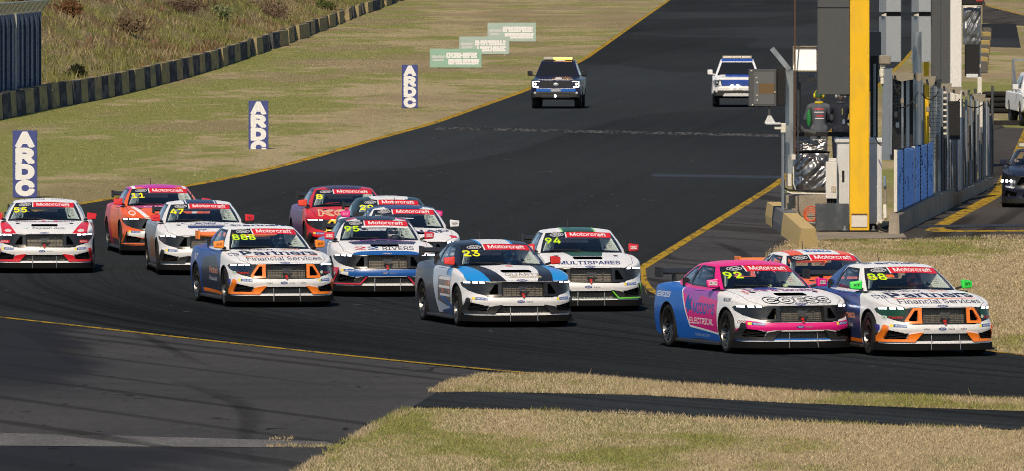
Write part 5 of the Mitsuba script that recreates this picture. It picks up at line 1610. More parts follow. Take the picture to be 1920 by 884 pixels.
obj('bottle', px_box(1656.5, 1661.5, 330, 352, 234.4, .08, .03), mat((.22, .30, .38), .3), parent=t)

# marshals on a platform behind the screen
PD = 240.5
hx = lambda x: (x - 960) / F * PD
tag(obj('platform', box(hx(1500), hx(1640), PD - Y0 - .3, PD - Y0 + 1.2, -.02, 1.22), m_blk), 'dark timing platform carrying the two marshals behind the foil screens', 'platform')


def marshal(x, lab, suit, collar, head, facing, prints, seed, hat):
    """A standing figure seen from behind, leaning on the rail."""
    t = thing('person', lab, 'person', 'marshals on the pit wall platform')
    o = np.array([hx(x), PD - Y0 + .2, 1.22])
    J = lambda a, b, c: o + np.array([a, b, c])
    hip, wst, chs, nk = J(0, 0, .92), J(0, .02, 1.10), J(0, .05, 1.36), J(0, .08, 1.55)
    bones = [((hip, .155), (wst, .15)), ((wst, .15), (chs, .175)), ((chs, .14), (nk, .065)), ((J(-.15, .06, 1.45), .085), (J(.15, .06, 1.45), .085)), ((J(-.09, 0, .95), .12), (J(.09, 0, .95), .12)), ((nk, .055), (J(0, .09, 1.62), .052))]
    for sx in (-1, 1):
        bones += [((J(sx * .20, .05, 1.44), .075), (J(sx * .29, .16, 1.18), .058)), ((J(sx * .29, .16, 1.18), .055), (J(sx * .20, .42, 1.12), .038)),
                  ((J(sx * .10, 0, .90), .105), (J(sx * .12, .0, .48), .07)), ((J(sx * .12, 0, .48), .068), (J(sx * .12, -.02, .08), .045)), ((J(sx * .12, -.05, .05), .045), (J(sx * .14, .16, .035), .035))]
    body = taubin_body(bones, .04, 10)
    V = body.vertices
    obj('suit', body, mat(suit, .85), True, parent=t)
    hv = trimesh.creation.icosphere(3)
    v = hv.vertices * [.078, .10, .115]
    v[:, 0] *= 1 - .18 * np.clip(-v[:, 2] / .115, 0, 1)
    v = np.where((np.abs(v[:, [0]]) < .018) & (v[:, [1]] > .06) & (np.abs(v[:, [2]] + .01) < .03), v * [1, 1.22, 1], v)       # nose, on the far side
    hd = obj('head', trimesh.Trimesh(v + J(0, .10, 1.71), hv.faces, process=False), mat((.30, .17, .11), .7), True, parent=t)
    obj('ear', cat(*[trimesh.creation.icosphere(1).apply_transform(np.diag([.014, .026, .036, 1])).apply_translation(J(sx * .080, .09, 1.70)) for sx in (-1, 1)]), mat((.30, .17, .11), .7), True, parent=hd)
    hr = hv.vertices * [.088, .112, .125]
    hr[:, 2] = np.maximum(hr[:, 2], -.05 + .12 * np.clip(hr[:, 1] / .1, 0, 1))
    obj('cap' if hat else 'hair', trimesh.Trimesh(hr + J(0, .09, 1.72), hv.faces, process=False), mat(head, .7), True, parent=hd)
    obj('headset', cat(trimesh.creation.torus(.098, .012, 24, 6).apply_transform(trimesh.transformations.rotation_matrix(np.pi / 2, [1, 0, 0])).apply_translation(J(0, .09, 1.73)), *[trimesh.creation.icosphere(2).apply_transform(np.diag([.035, .045, .055, 1])).apply_translation(J(sx * .095, .09, 1.70)) for sx in (-1, 1)]), mat(collar if not hat else (.45, .45, .46), .5), True, parent=hd)
    obj('collar', trimesh.creation.torus(.075, .028, 24, 8).apply_translation(J(0, .07, 1.545)), mat(collar, .7), True, parent=t)
    for sx in (-1, 1):
        hb = [((J(sx * .20, .42, 1.12), .036), (J(sx * .19, .50, 1.12), .034))]
        for i in range(4):
            hb += [((J(sx * .19 + (i - 1.5) * .018, .50, 1.13), .011), (J(sx * .19 + (i - 1.5) * .020, .545 - .004 * abs(i - 1), 1.115), .010)), ((J(sx * .19 + (i - 1.5) * .020, .545 - .004 * abs(i - 1), 1.115), .010), (J(sx * .19 + (i - 1.5) * .018, .54, 1.085), .009))]
        hb += [((J(sx * .165, .45, 1.12), .013), (J(sx * .145, .49, 1.10), .011))]
        obj('hand', taubin_body(hb, .012, 5), mat((.30, .17, .11), .7), True, parent=t)
    sk = Skin(V, body.faces)
    for kind, w, h, cx, cz, col, s in prints:
        p = (text(s, o[0] + cx, 0, w, h) if s else sbox(o[0] + cx - w / 2, -h / 2, o[0] + cx + w / 2, h / 2))
        p = aff.translate(p, 0, o[2] + cz + WV * (o[1] - .1))
        obj('print', trimesh.Trimesh(*(lambda q: (q.V, q.F))(sk.patch('front', p, .006, .1)), process=False), mat(col, .7), parent=t)


marshal(1536, 'marshal in a grey suit with yellow collar and printed back', (.085, .095, .115), (.62, .45, .02), (.03, .12, .04), 0,
        [('b', .20, .035, 0, 1.40, (.45, .05, .05), None), ('b', .22, .025, 0, 1.33, (.5, .5, .52), None), ('b', .16, .035, .02, 1.25, (.5, .04, .05), None), ('b', .20, .025, .01, 1.19, (.55, .55, .57), None)], 1, False)
marshal(1577, 'marshal in a dark suit with a silver headset', (.012, .015, .028), (.05, .055, .06), (.16, .16, .16), 0, [('b', .05, .10, .06, 1.12, (.18, .22, .30), None), ('b', .02, .14, .03, 1.34, (.25, .25, .05), None)], 2, True)
tag(obj('green_bag', blob((.055, .08, .20), 3, .25).apply_translation((hx(1517), PD - Y0 + .15, 2.42)), mat((.02, .20, .05), .8), True), 'green jacket hanging left of the grey suited marshal', 'jacket')

# dark screens, posts and plates of the pit fence
for x0, x1, y0, y1, D, lab in ((1632, 1646, 105, 258, 237.2, 'black fabric screen just right of the yellow post'), (1663, 1712, 142, 300, 246, 'large black screen behind the first blue panels'), (1726, 1734, 160, 300, 250, 'narrow black screen beside the thin yellow post'),
                               (1766, 1800, 190, 262, 258, 'black screen behind the ladder and white posts')):
    tag(obj('dark_screen', px_box(x0, x1, y0, y1, D, .12, .01), m_blk), lab, 'screen')
tag(obj('timing_hut', px_box(1630, 1652, 60, 140, 239, 1.2, .02), m_cab), 'small dark hut top between the yellow post and the beige block', 'hut')


def post(lab, parts, name='steel_post'):
    t = thing(name, lab, 'post')
    for n_, mesh, m in parts:
        obj(n_, mesh, m, parent=t)


post('leaning blue grey steel channel post right of the tall cabinet', [('shaft', cat(beam(at(1664, 128, 235.2), at(1662, 300, 235.2), .20, .12, up=(0, 1, 0)), beam(at(1671, 128, 235.1), at(1670, 290, 235.1), .05, .2, up=(0, 1, 0))), m_channel), ('top_block', px_box(1649, 1670, 104, 121, 235.0, .35, .02), m_beige), ('insulator', cat(px_box(1650, 1660, 121, 128, 235.1, .1, .01), px_box(1649, 1658, 128, 146, 235.1, .1, .03), px_box(1651, 1657, 146, 158, 235.1, .07)), m_cream)])
post('thin pale tube between the channel post and the thick shiny post', [('shaft', px_bar((1692, 148), (1692, 300), 240, .03), m_pipe)])
post('thick shiny round steel post behind the blue panels', [('shaft', px_bar((1719.5, 60), (1719.5, 290), 247, .105, 16), m_pipe)])
post('slim yellow post standing behind the blue panels', [('shaft', px_box(1732.5, 1741.5, -60, 292, 250, .12, .01), m_yel)])
post('thick dull grey round post right of the blue panels', [('shaft', px_bar((1755, 158), (1755, 388), 254, .125, 16), m_pipe)])
post('ladder of white cross bars on a pale frame', [('rail', px_box(1766, 1768.5, 165, 300, 256, .06), m_pipe), ('rail', px_box(1775, 1777.5, 165, 300, 256, .06), m_pipe)] + [('rung', px_box(1768, 1776, y, y + 4, 256.05, .05), m_cream) for y in range(172, 296, 11)], 'ladder')
post('tall white square post rising out of the frame', [('shaft', px_box(1782, 1803, -80, 372, 262, .30, .01), mat((.66, .64, .62), .5))])
post('dark grey broad column behind the white post', [('shaft', px_box(1764, 1783, -80, 370, 266, .4, .01), m_cab), ('flange', px_box(1747, 1764, -80, 170, 268, .4, .01), m_cab)])
for x0, x1, lab, D in ((1648, 1689.5, 'left one of two tall pale grey boxes above the pit fence', 244), (1709, 1745.5, 'right one of two tall pale grey boxes above the pit fence', 249)):
    t = thing('speaker_box', lab, 'box')
    for ya, yb in ((-90, 23), (31, 117)):
        obj('case', px_box(x0 + 13, x1, ya, yb, D, .35, .01), m_grey, parent=t)
        obj('case_side', hull([at(x0, ya, D + .5), at(x0, yb, D + .5), at(x0 + 13, ya, D), at(x0 + 13, yb, D), at(x0 + 13, ya, D + .5), at(x0 + 13, yb, D + .5)]), m_grey, parent=t)
    obj('slot', px_box(x0 + 4, x1 - 1, 23, 31, D + .12, .2), m_blk, parent=t)
    obj('lug', hull([at(x0 + 5, 29, D + .1), at(x0 + 13, 26, D), at(x0 + 13, 31, D), at(x0 + 5, 30, D + .12)], .01), m_cream, parent=t)
CH = [((1672, 137), (1713, 137), (1713, 149), (1690, 153), (1676, 149)), ((1708, 136), (1728, 138), (1727, 150), (1722, 153), (1708, 146)), ((1732, 144), (1755, 143), (1752, 158), (1746, 163), (1730, 154)), ((1748, 149), (1767, 149), (1763, 167), (1749, 160)), ((1764, 157), (1785, 157), (1782, 172), (1778, 175), (1764, 165)),
      ((1782, 163), (1803, 163), (1800, 178), (1783, 174)), ((1800, 168), (1820, 169), (1815, 182), (1801, 178)), ((1818, 176), (1848, 177), (1845, 190), (1838, 192), (1817, 186)), ((1846, 184), (1857, 184), (1855, 196), (1846, 194))]
for j, c in enumerate(CH):
    D = 238 + j * 4.6
    t = thing('fence_bracket', ('beige canted fence bracket, %s along the pit fence top' % ['first and nearest', 'second', 'third', 'fourth', 'fifth', 'sixth', 'seventh', 'eighth', 'last and farthest'][j]), 'bracket', 'canted brackets along the pit fence')
    g_ = Polygon([tuple(at(x, y, D)[[0, 2]]) for x, y in c])
    obj('plate', upright(g_, D - Y0, .10), m_beige, parent=t)
    a = at(c[0][0] + 6, c[0][1] + 7, D - .06)
    obj('bolt', bar(a, a + [0, -.06, 0], .03), m_blk, parent=t)
rr = np.random.default_rng(77)
for x, y0, y1, D, w in ((1786.5, 176, 256, 259, .09), (1796, 178, 246, 260, .09), (1812, 182, 292, 266, .05), (1822, 185, 300, 268, .05), (1831, 186, 310, 270, .05), (1840, 188, 250, 272, .07), (1850, 190, 330, 274, .05)):
    post('pale post at %s of the far pit fence' % {1786.5: 'the near white pair, left', 1796: 'the near white pair, right', 1812: 'the middle', 1822: 'the dim middle part', 1831: 'the farther middle', 1840: 'the short white stub', 1850: 'the far end'}[x], [('shaft', px_box(x - w * 38, x + w * 38, y0, y1, D, .08, .01), m_cream if x < 1800 or x == 1840 else m_pipe)], 'far_post')
t = thing('shade_boarding', 'row of dark brown boards on the shaded far part of the pit wall', 'boarding')
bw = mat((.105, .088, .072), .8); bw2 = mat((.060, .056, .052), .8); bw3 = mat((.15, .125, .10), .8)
d_ = 253.6
while d_ < 281:
    w = rr.uniform(.8, 2.2)
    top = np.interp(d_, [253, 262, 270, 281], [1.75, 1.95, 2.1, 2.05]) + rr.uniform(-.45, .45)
    o = rr.uniform(-.05, .10)
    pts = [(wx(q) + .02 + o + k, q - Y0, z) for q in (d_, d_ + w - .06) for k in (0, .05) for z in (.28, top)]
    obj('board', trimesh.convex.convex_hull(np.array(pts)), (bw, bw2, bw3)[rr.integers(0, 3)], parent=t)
    d_ += w
for q in np.arange(254, 281, 2.4):
    obj('pole', bar((wx(q) + .14, q - Y0, .3), (wx(q) + .14, q - Y0, rr.uniform(1.9, 2.7)), .035), (m_pipe, m_cab, m_cab, m_channel)[rr.integers(0, 4)], parent=t)
t = thing('cable_bundle', 'loose black cables looping between the posts of the pit fence', 'cable')
for x0, y0, x1, y1, D, sag in ((1650, 150, 1690, 160, 236, 22), (1665, 180, 1722, 172, 238, 26), (1676, 153, 1690, 175, 237.6, 10), (1722, 165, 1760, 172, 248, 18), (1760, 176, 1800, 186, 258, 14), (1800, 186, 1846, 194, 266, 12), (1640, 255, 1664, 262, 235.6, 14)):
    q = np.linspace(0, 1, 12)
    obj('cable', tube(np.array([at(x0 + (x1 - x0) * s_, y0 + (y1 - y0) * s_ + sag * 4 * s_ * (1 - s_), D) for s_ in q]), .014, 6), m_cable, parent=t)
t = thing('mesh_fence', 'see-through wire mesh behind the blue panels and steel posts', 'fence')
wires = []
for x in np.arange(1674, 1764, 2.6):
    D = 243 + (x - 1674) * .12
    wires.append(bar(at(x, 158, D), at(x, 300, D), .005, 4))
for y in range(160, 300, 7):
    wires.append(bar(at(1674, y, 243), at(1764, y, 253.8), .005, 4))
obj('wire', cat(*wires), m_cable, parent=t, kind='stuff')
for x, y0, y1, D, r_, m in ((1640, 120, 262, 236.6, .03, m_channel), (1702, 150, 290, 243, .04, m_pipe), (1729, 152, 290, 249, .03, m_channel), (1748, 160, 380, 253, .04, m_pipe)):
    obj('pole', px_bar((x, y0), (x, y1), D, r_), m, parent=t)
for x, y, D in ((1658, 140, 235.6), (1683, 235, 240), (1680, 215, 240), (1716, 200, 246.5), (1740, 205, 249.5), (1692, 190, 239.6)):
    obj('clamp', px_box(x - 3, x + 3, y - 5, y + 5, D, .10, .01), m_cream if x % 2 else m_beige, parent=t)
# blue panels on the wall
m_bl = mat((.10, .30, .74), .5)
m_bl2 = mat((.115, .32, .76), .5)
edges = [234.5, 237.4, 241.9, 244.6, 247.6, 250.4]
for j in range(5):
    a, b = edges[j] + .05, edges[j + 1] - .05
    t = thing('blue_panel', ['first and nearest blue panel on the pit wall', 'second blue panel on the pit wall, left of the pale strip', 'third blue panel on the pit wall, right of the pale strip', 'fourth blue panel on the pit wall', 'last and farthest blue panel on the pit wall'][j], 'panel', 'blue panels along the pit wall')
    xa, xb = wx(a) + .06, wx(b) + .06
    za, zb_ = np.interp(a, [234, 250], [1.80, 1.66]), np.interp(b, [234, 250], [1.80, 1.66])
    obj('sheet', trimesh.convex.convex_hull(np.array([(x_ + o, d_ - Y0, z_) for x_, d_, z1 in ((xa, a, za), (xb, b, zb_)) for o in (0, .05) for z_ in (.46, z1)])), m_bl if j % 2 else m_bl2, parent=t)
    sl = []
    for k in range(14):
        z = .52 + k * .09
        sl.append(beam((xa + .055, a - Y0, z), (xb + .055, b - Y0, z), .012, .03))
    obj('slat', cat(*sl), m_bl2 if j % 2 else m_bl, parent=t, kind='stuff')
    obj('edge', beam((xa + .03, a - Y0 - .03, .46), (xa + .03, a - Y0 - .03, za + .03), .07, .05, up=(0, 1, 0)), m_cream if j in (0, 2) else m_blk, parent=t)
    mk = []
    for k in range(7):
        f_ = rr.uniform(.1, .85)
        z = rr.uniform(.75, 1.4)
        d_ = a + (b - a) * f_
        mk.append(box(wx(d_) + .115, wx(d_) + .125, d_ - Y0, d_ - Y0 + .25, z, z + .10))
    obj('mark', cat(*mk), mat((.02, .05, .17), .6), parent=t, kind='stuff')

# far right background
t = thing('foil_curtain', 'grey silver curtain with a dark box below, high behind the white post', 'curtain')
obj('sheet', foil([at(1805, 84, 300), at(1839, 84, 300), at(1839, 14, 300), at(1805, 14, 300)], 12, .12, 30, 40), bsdf('dull_foil', {'type': 'principled', 'base_color': rgb((.20, .21, .23)), 'metallic': .6, 'roughness': .4}), True, parent=t)
obj('rail', px_box(1806, 1840, 10.5, 14, 299.8, .1), m_cream, parent=t)
obj('box', px_box(1810, 1837, 84, 143, 300, .5, .02), m_blk, parent=t)
obj('canopy', px_box(1804, 1842, -70, 10, 300, .5, .02), m_blk, parent=t)
obj('tail_plate', px_box(1812, 1834, 139, 146, 299.9, .3), m_cabl, parent=t)
for x0, x1, y0, y1, D in ((1834, 1839, 84, 150, 302), (1833, 1841, 145, 215, 290)):
    obj('strut', px_box(x0, x1, y0, y1, D, .1), m_cream, parent=t)
tag(obj('red_flag', px_box(1830, 1843, -4, 3, 299.5, .04, .005), mat((.35, .03, .03), .7)), 'small red cloth at the top edge above the grey curtain', 'cloth')
t = thing('concrete_barrier', 'short yellow and black block barrier far away right of the grey curtain', 'barrier')
for k in range(9):
    y0 = 60 + k * 8.6
    x = 1853 - k * 1.2
    X, y = gnd(x, y0 + 8)
    obj('block', bevel(X - .30, X + .22, y, y + 3.0, -.02, .55, .03), mat((.30, .23, .08), .8) if k % 2 else mat((.09, .085, .075), .8), parent=t)
t = thing('tyre_barrier', 'black tyre wall at the far right beside the grass', 'tyre barrier')
for k in range(12):
    X, y = gnd(1858 + k * 7.5, 212)
    st = []
    for q in range(4):
        st.append(trimesh.creation.torus(.24, .10, 14, 8).apply_translation((X, y, .10 + q * .20)))
    obj('tyre_stack', cat(*st), m_rubber, True, parent=t)
tag(obj('rubber_sheet', px_box(1852, 1990, 226, 250, 372, .1, .01, True), m_blk), 'dark rubber sheet standing in front of the tyre wall', 'sheet')


# ------------------------------------------------------------------ pickups
def pickup_shapes():
    S = {}
    P = Skin
    lower = hull([(-.93, -.75, .55), (.93, -.75, .55), (-.95, -.5, .50), (.95, -.5, .50), (-.96, 3.9, .55), (.96, 3.9, .55), (-.66, -.95, .62), (.66, -.95, .62), (-.88, -.78, .62), (.88, -.78, .62), (-.66, -.94, .98), (.66, -.94, .98), (-.88, -.76, .98), (.88, -.76, .98), (-.93, -.45, 1.07), (.93, -.45, 1.07), (-.93, 4.2, 1.12), (.93, 4.2, 1.12), (-.95, 4.2, .6), (.95, 4.2, .6)], .03)
    hood = hull([(-.80, -.86, 1.06), (.80, -.86, 1.06), (-.86, .40, 1.16), (.86, .40, 1.16), (-.60, -.86, 1.10), (.60, -.86, 1.10), (-.62, .45, 1.21), (.62, .45, 1.21), (-.86, -.4, 1.0), (.86, -.4, 1.0)], .025)
    cabin = hull([(-.86, .40, 1.10), (.86, .40, 1.10), (-.62, 1.20, 1.76), (.62, 1.20, 1.76), (-.60, 1.6, 1.80), (.60, 1.6, 1.80), (-.62, 2.4, 1.78), (.62, 2.4, 1.78), (-.86, 2.75, 1.1), (.86, 2.75, 1.1)], .03)
    cs = P(cabin.vertices, cabin.faces)
    fine = trimesh.Trimesh(*trimesh.remesh.subdivide_to_size(cabin.vertices, cabin.faces, .2)[:2], process=True)
    cs = P(fine.vertices, fine.faces)
    cut = lower
    wells = []
    M_ = m3.Manifold(m3.Mesh(np.array(lower.vertices, np.float32), np.array(lower.faces, np.uint32)))
    for y in (0, 3.22):
        c = m3.Manifold.cylinder(2.4, .46, .46, 32).rotate([0, 90, 0]).translate([-1.2, y, .40])
        M_ = M_ - c
    M_ = M_ - m3.Manifold.cube([1.56, 1.2, .55], True).translate([0, 3.4, 1.1])
    mm = M_.to_mesh()
    lw = trimesh.Trimesh(mm.vert_properties[:, :3], mm.tri_verts)
    S['body'] = mikit.ply(cat(lw, hood), None, 30)
    S['cabin'] = mikit.ply(cabin, None, 30)
    ws = Polygon([(-.78, 1.20), (.78, 1.20), (.585, 1.745), (-.585, 1.745)])
    S['windscreen'] = cs.patch('front', ws, .004, .1).shape()
    S['side_window'] = []
    for s_ in ('left', 'right'):
        S['side_window'].append(cs.patch(s_, unary_union([Polygon([(-.75, 1.20), (-1.28, 1.70), (-1.68, 1.72), (-1.70, 1.20)]), Polygon([(-1.78, 1.20), (-1.76, 1.72), (-2.35, 1.69), (-2.50, 1.20)])]), .004, .1).shape())
    S['grille'] = mikit.ply(cat(bevel(-.62, .62, -.985, -.93, .80, 1.05, .03), *[box(-.60, .60, -.995, -.985, .83 + k * .055, .85 + k * .055) for k in range(4)]), None, False)
    S['lower_bumper'] = mikit.ply(cat(hull([(-.90, -.80, .42), (.90, -.80, .42), (-.80, -.98, .45), (.80, -.98, .45), (-.80, -.98, .62), (.80, -.98, .62), (-.90, -.80, .62), (.90, -.80, .62)], .02)), None, False)
    S['bumper_band'] = mikit.ply(hull([(-.74, -.99, .655), (.74, -.99, .655), (-.74, -.99, .76), (.74, -.99, .76), (-.76, -.93, .70), (.76, -.93, .70)], .012), None, False)
    S['skid_plate'] = mikit.ply(hull([(-.55, -.99, .43), (.55, -.99, .43), (-.5, -1.0, .52), (.5, -1.0, .52), (-.5, -.9, .4), (.5, -.9, .4)], .01), None, False)
    S['plate'] = mikit.ply(bevel(-.19, .19, -1.03, -1.01, .655, .765, .006), None, False)
    S['headlight'], S['drl'], S['fog'] = [], [], []
    for sx in (-1, 1):
        S['headlight'].append(mikit.ply(hull([(sx * .62, -.96, .82), (sx * .87, -.86, .82), (sx * .62, -.96, 1.04), (sx * .88, -.85, 1.04), (sx * .92, -.66, .95)], .015), None, False))
        S['drl'].append(mikit.ply(cat(beam((sx * .62, -.985, 1.04), (sx * .86, -.91, 1.04), .03, .035), beam((sx * .66, -.985, .83), (sx * .86, -.91, .83), .03, .03), beam((sx * .87, -.905, .82), (sx * .87, -.905, 1.05), .04, .04, up=(0, 1, 0)), trimesh.creation.icosphere(2).apply_transform(np.diag([.05, .03, .05, 1])).apply_translation((sx * .78, -.945, .94))), None, False))
        S['fog'].append(mikit.ply(trimesh.creation.icosphere(2).apply_transform(np.diag([.05, .03, .05, 1])).apply_translation((sx * .80, -.99, .60)), None, True))
    S['dot'] = [[mikit.ply(trimesh.creation.icosphere(2).apply_transform(np.diag([.035, .025, .035, 1])).apply_translation((sx * (.62 + k * .105), -.975 + k * .035, .88)), None, True) for k in range(3)] for sx in (-1, 1)]
    S['mirror'] = [mikit.ply(cat(hull([(sx * .98, .52, 1.26), (sx * 1.12, .56, 1.27), (sx * .98, .52, 1.40), (sx * 1.12, .56, 1.40), (sx * 1.0, .62, 1.3)], .03), beam((sx * .85, .60, 1.24), (sx * 1.0, .58, 1.28), .05, .04)), None, 50) for sx in (-1, 1)]
    S['light_bar'] = mikit.ply(hull([(-.56, 1.42, 1.86), (.56, 1.42, 1.86), (-.56, 1.65, 1.86), (.56, 1.65, 1.86), (-.56, 1.45, 1.95), (.56, 1.45, 1.95), (-.56, 1.6, 1.95), (.56, 1.6, 1.95)], .012), None, False)
    S['bar_lamp'] = [mikit.ply(bevel(x, x + .33, 1.385, 1.412, 1.865, 1.945, .01), None, False) for x in (-.53, -.17, .19)]
    S['badge'] = mikit.ply(trimesh.creation.icosphere(2).apply_transform(np.diag([.10, .03, .07, 1])).apply_translation((0, -1.0, .93)), None, True)
    S['spot'] = [mikit.ply(trimesh.creation.icosphere(2).apply_transform(np.diag([.075, .05, .075, 1])).apply_translation((x, -1.03, .80)), None, True) for x in (-.20, .02)]
    S['roof_rail'] = mikit.ply(cat(beam((-.62, 1.3, 1.83), (-.62, 2.3, 1.83), .04, .05), beam((.62, 1.3, 1.83), (.62, 2.3, 1.83), .04, .05)), None, False)
    prof = np.array([(.24, -.12), (.33, -.135), (.37, -.125), (.395, -.09), (.40, 0), (.395, .09), (.37, .125), (.33, .135), (.24, .12)])
    tm = trimesh.creation.revolve(prof, sections=40); tm.vertices = tm.vertices[:, [2, 0, 1]]
    S['tyre'] = mikit.ply(tm, None, 50)
    rm = trimesh.creation.revolve(np.array([(.02, -.09), (.10, -.10), (.12, -.07), (.20, -.08), (.245, -.12), (.245, .1), (.0, .1)]), sections=24); rm.vertices = rm.vertices[:, [2, 0, 1]]
    S['rim'] = mikit.ply(rm, None, 40)
    S['underside'] = mikit.ply(cat(box(-.72, .72, -.6, 4.1, .40, .55), bar((-.7, 0, .4), (.7, 0, .4), .07), bar((-.7, 3.22, .4), (.7, 3.22, .4), .08)), None, False)
    return S


PK = pickup_shapes()
m_glass_dark = mat((.012, .014, .016), .08, 0, .5)


def pickup(name, label, x, D, yaw, body, cabin, band, bumper, grille, mirror_, lamps, seed, style=0, group=None, category='pickup'):
    k = thing(name, label, category, group)
    tw = T().translate([x, D - Y0, 0]).rotate([0, 0, 1], yaw)
    P = lambda n, s, m: put(n, s, m, k, tw)
    P('body', PK['body'], paint(body)); P('cabin', PK['cabin'], paint(cabin)); P('windscreen', PK['windscreen'], m_glass_dark)
    P('grille', PK['grille'], mat(grille, .4)); P('lower_bumper', PK['lower_bumper'], m_satin); P('underside', PK['underside'], m_blk)
    if band: P('bumper_band', PK['bumper_band'], paint(band))
    P('skid_plate', PK['skid_plate'], mat(bumper, .5))
    for s in PK['side_window']: P('side_window', s, m_glass_dark)
    wl = m_lamp
    LEDW = {'type': 'area', 'radiance': rgb((4, 4, 3.7)), 'sampling_weight': 0.0}
    for i in (0, 1):
        h = P('headlight', PK['headlight'][i], m_black)
        if style == 0:
            put('lamp_bar', PK['drl'][i] | {'emitter': {'type': 'area', 'radiance': rgb((.75, .77, .70)), 'sampling_weight': 0.0}}, wl, h, tw)
        elif style == 2:
            for d_ in PK['dot'][i]: put('lamp_bar', d_ | {'emitter': LEDW}, wl, h, tw)
        if style == 1:
            put('lamp_bar', PK['drl'][i], mat((.25, .28, .33), .3, .3), h, tw)
        P('fog_lamp', PK['fog'][i], mat((.45, .46, .48), .3) if style != 2 else m_black)
        P('mirror', PK['mirror'][i], paint(mirror_))
    if style != 3:
        b = P('light_bar', PK['light_bar'], mat((.10, .09, .07), .4))
        for s, (c, e) in zip(PK['bar_lamp'], lamps):
            put('lamp', s | ({'emitter': {'type': 'area', 'radiance': rgb(e), 'sampling_weight': 0.0}} if e else {}), mat(c, .4), b, tw)
    if style == 0:
        P('number_plate', PK['plate'], mat((.35, .36, .38), .5)); P('badge', PK['badge'], mat((.65, .66, .68), .25, .6))
        P('spot_lamp', PK['fog'][0] | {'emitter': LEDW}, wl)
        scene[list(scene)[-1]]['to_world'] = tw.translate([.78, -.01, -.11])
        for s, y_, z_, w_ in (('SAFETY', -.52, 1.135, .9),):
            pass
    if style == 1:
        P('number_plate', PK['plate'], mat((.62, .62, .63), .5))
        for s in PK['spot']: P('spot_lamp', s | {'emitter': {'type': 'area', 'radiance': rgb((3.5, 2.4, .9)), 'sampling_weight': 0.0}}, wl)
    for sx in (-1, 1):
        for y in (0, 3.22):
            tt = tw.translate([sx * .82, y, .40])
            if sx > 0: tt = tt.rotate([0, 0, 1], 180)
            w, n = k + '__wheel', 0
            while w + ('_%03d' % n if n else '') + '__tyre' in scene: n += 1
            w += '_%03d' % n if n else ''
            put('tyre', PK['tyre'], m_rubber, w, tt); put('rim', PK['rim'], m_rim, w, tt)
    return k, tw


AMB = ((.85, .45, .03), (5.5, 2.6, .12))
kp, tp = pickup('pickup', 'dark blue pickup with lit headlamps and a half amber light bar', 1.72, 409, -2.5, (.008, .010, .045), (.008, .009, .03), (.01, .10, .42), (.03, .03, .035), (.02, .02, .022), (.012, .012, .014), (((.40, .39, .36), None), AMB, AMB), 1)
for s, cx, y_, z_, w_, h_, c in (('RESPONSE', 0, -.905, 1.105, 1.05, .05, (.5, .5, .56)),):
    put('lettering', mikit.ply(upright(text(s, cx, z_, w_, h_), y_, .004), None), mat(c, .5), kp, tp)
put('roof_print', mikit.ply(upright(sbox(-.10, 1.80, .26, 1.84), 1.30, .01), None), mat((.6, .6, .62), .5), kp, tp)
put('bonnet_print', mikit.ply(upright(Polygon([(-.05, 1.115), (.22, 1.125), (.24, 1.19), (.0, 1.20)]), -.88, .01), None), mat((.68, .64, .62), .4), kp, tp)
CREAM = ((.62, .58, .46), None)
kp, tp = pickup('pickup', 'white and blue pickup with a cream light bar, partly behind the hanging signal box', 8.72, 413, -1.0, (.70, .70, .72), (.68, .69, .72), (.70, .70, .71), (.62, .62, .62), (.02, .06, .30), (.72, .72, .72), (CREAM, CREAM, CREAM), 2, 1)
put('roof_panel', mikit.ply(hull([(-.60, 1.12, 1.745), (.60, 1.12, 1.745), (-.60, 1.22, 1.815), (.60, 1.22, 1.815), (-.60, 1.9, 1.835), (.60, 1.9, 1.835)], .004), None), paint((.02, .08, .42)), kp, tp)
put('bonnet_panel', mikit.ply(hull([(-.45, -.5, 1.165), (.45, -.5, 1.165), (-.45, .42, 1.225), (.45, .42, 1.225), (-.45, .42, 1.235), (.45, .42, 1.235)], .004), None), paint((.02, .08, .42)), kp, tp)
k = thing('safety_car', 'very dark blue safety car with a pale light bar, cut off by the right edge', 'car')
tw = T().translate([12.78, 257.6 - Y0, 0]).rotate([0, 0, 1], -3)
navy = paint((.010, .014, .032))
for n_ in ('body', 'roof'):
    put(n_, CAR[n_], navy, k, tw)
for n_, m in (('headlining', m_dark), ('front_panel', m_black), ('undertray', m_dark), ('radiator', m_blk), ('splitter', m_dark), ('arch_lip', m_satin), ('windscreen', m_glass), ('rear_window', m_glass), ('window_seal', m_black), ('dashboard', m_dark), ('seat', m_dark)):
    put(n_, CAR[n_], m, k, tw)
for s in CAR['side_window']:
    put('side_window', s, m_glass, k, tw)
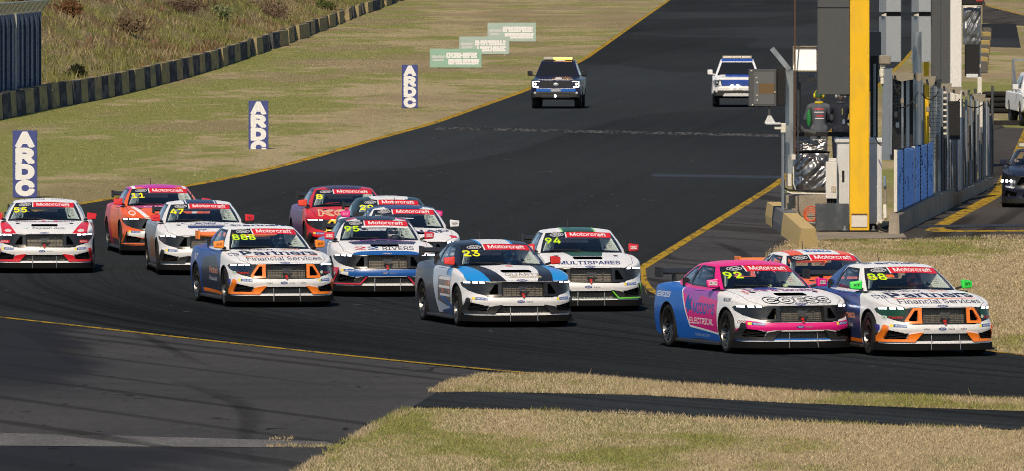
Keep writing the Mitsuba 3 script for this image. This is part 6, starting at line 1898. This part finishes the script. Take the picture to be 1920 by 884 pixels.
for i in (0, 1):
    h = put('headlight', CAR['headlight'][i], m_black, k, tw)
    for s in PK['dot'][i]:
        put('lamp_bar', s | {'emitter': {'type': 'area', 'radiance': rgb((3.5, 3.5, 3.5)), 'sampling_weight': 0.0}}, m_lamp, h, tw.translate([(-.10, .10)[i], .12, -.245]))
    put('fog_lamp', NOSE.patch('front', (mirror, lambda p: p)[i](Polygon([(.62, .46), (.84, .50), (.85, .455), (.66, .42)])), .006).shape(), mat((.45, .46, .48), .35, .3), k, tw)
    put('mirror', CAR['mirror'][i], navy, k, tw)
    put('mirror_arm', CAR['mirror_arm'][i], m_satin, k, tw)
b = put('light_bar', PK['light_bar'], mat((.05, .05, .05), .5), k, tw.translate([0, .15, -.45]))
for s, c in zip(PK['bar_lamp'], ((.55, .52, .45), (.42, .27, .06), (.55, .52, .45))):
    put('lamp', s, mat(c, .4), b, tw.translate([0, .15, -.45]))
for sx in (-1, 1):
    for y in (0, 2.72):
        t = tw.translate([sx * .795, y, .34])
        if sx > 0: t = t.rotate([0, 0, 1], 180)
        w, n = k + '__wheel', 0
        while w + ('_%03d' % n if n else '') + '__tyre' in scene: n += 1
        w += '_%03d' % n if n else ''
        put('tyre', CAR['tyre'], m_rubber, w, t)
        put('rim', CAR['rim'], m_rim, w, t)
k, tw = pickup('utility_truck', 'white truck with a tray frame just entering at the right edge', 18.62, 371, 4, (.70, .70, .69), (.70, .70, .69), (.30, .26, .20), (.3, .3, .3), (.05, .05, .05), (.6, .6, .6), (CREAM, CREAM, CREAM), 4, 3, None, 'truck')
put('tray_frame', mikit.ply(cat(beam((-.90, 1.5, 1.1), (-.90, 2.6, 2.25), .07, .07), beam((.9, 1.5, 1.1), (.9, 2.6, 2.25), .07, .07), beam((-.92, 2.6, 2.25), (.92, 2.6, 2.25), .07, .07), beam((-.90, 2.6, 1.0), (-.90, 2.6, 2.25), .07, .07), beam((.9, 2.6, 1.0), (.9, 2.6, 2.25), .07, .07)), None), m_pipe, k, tw)
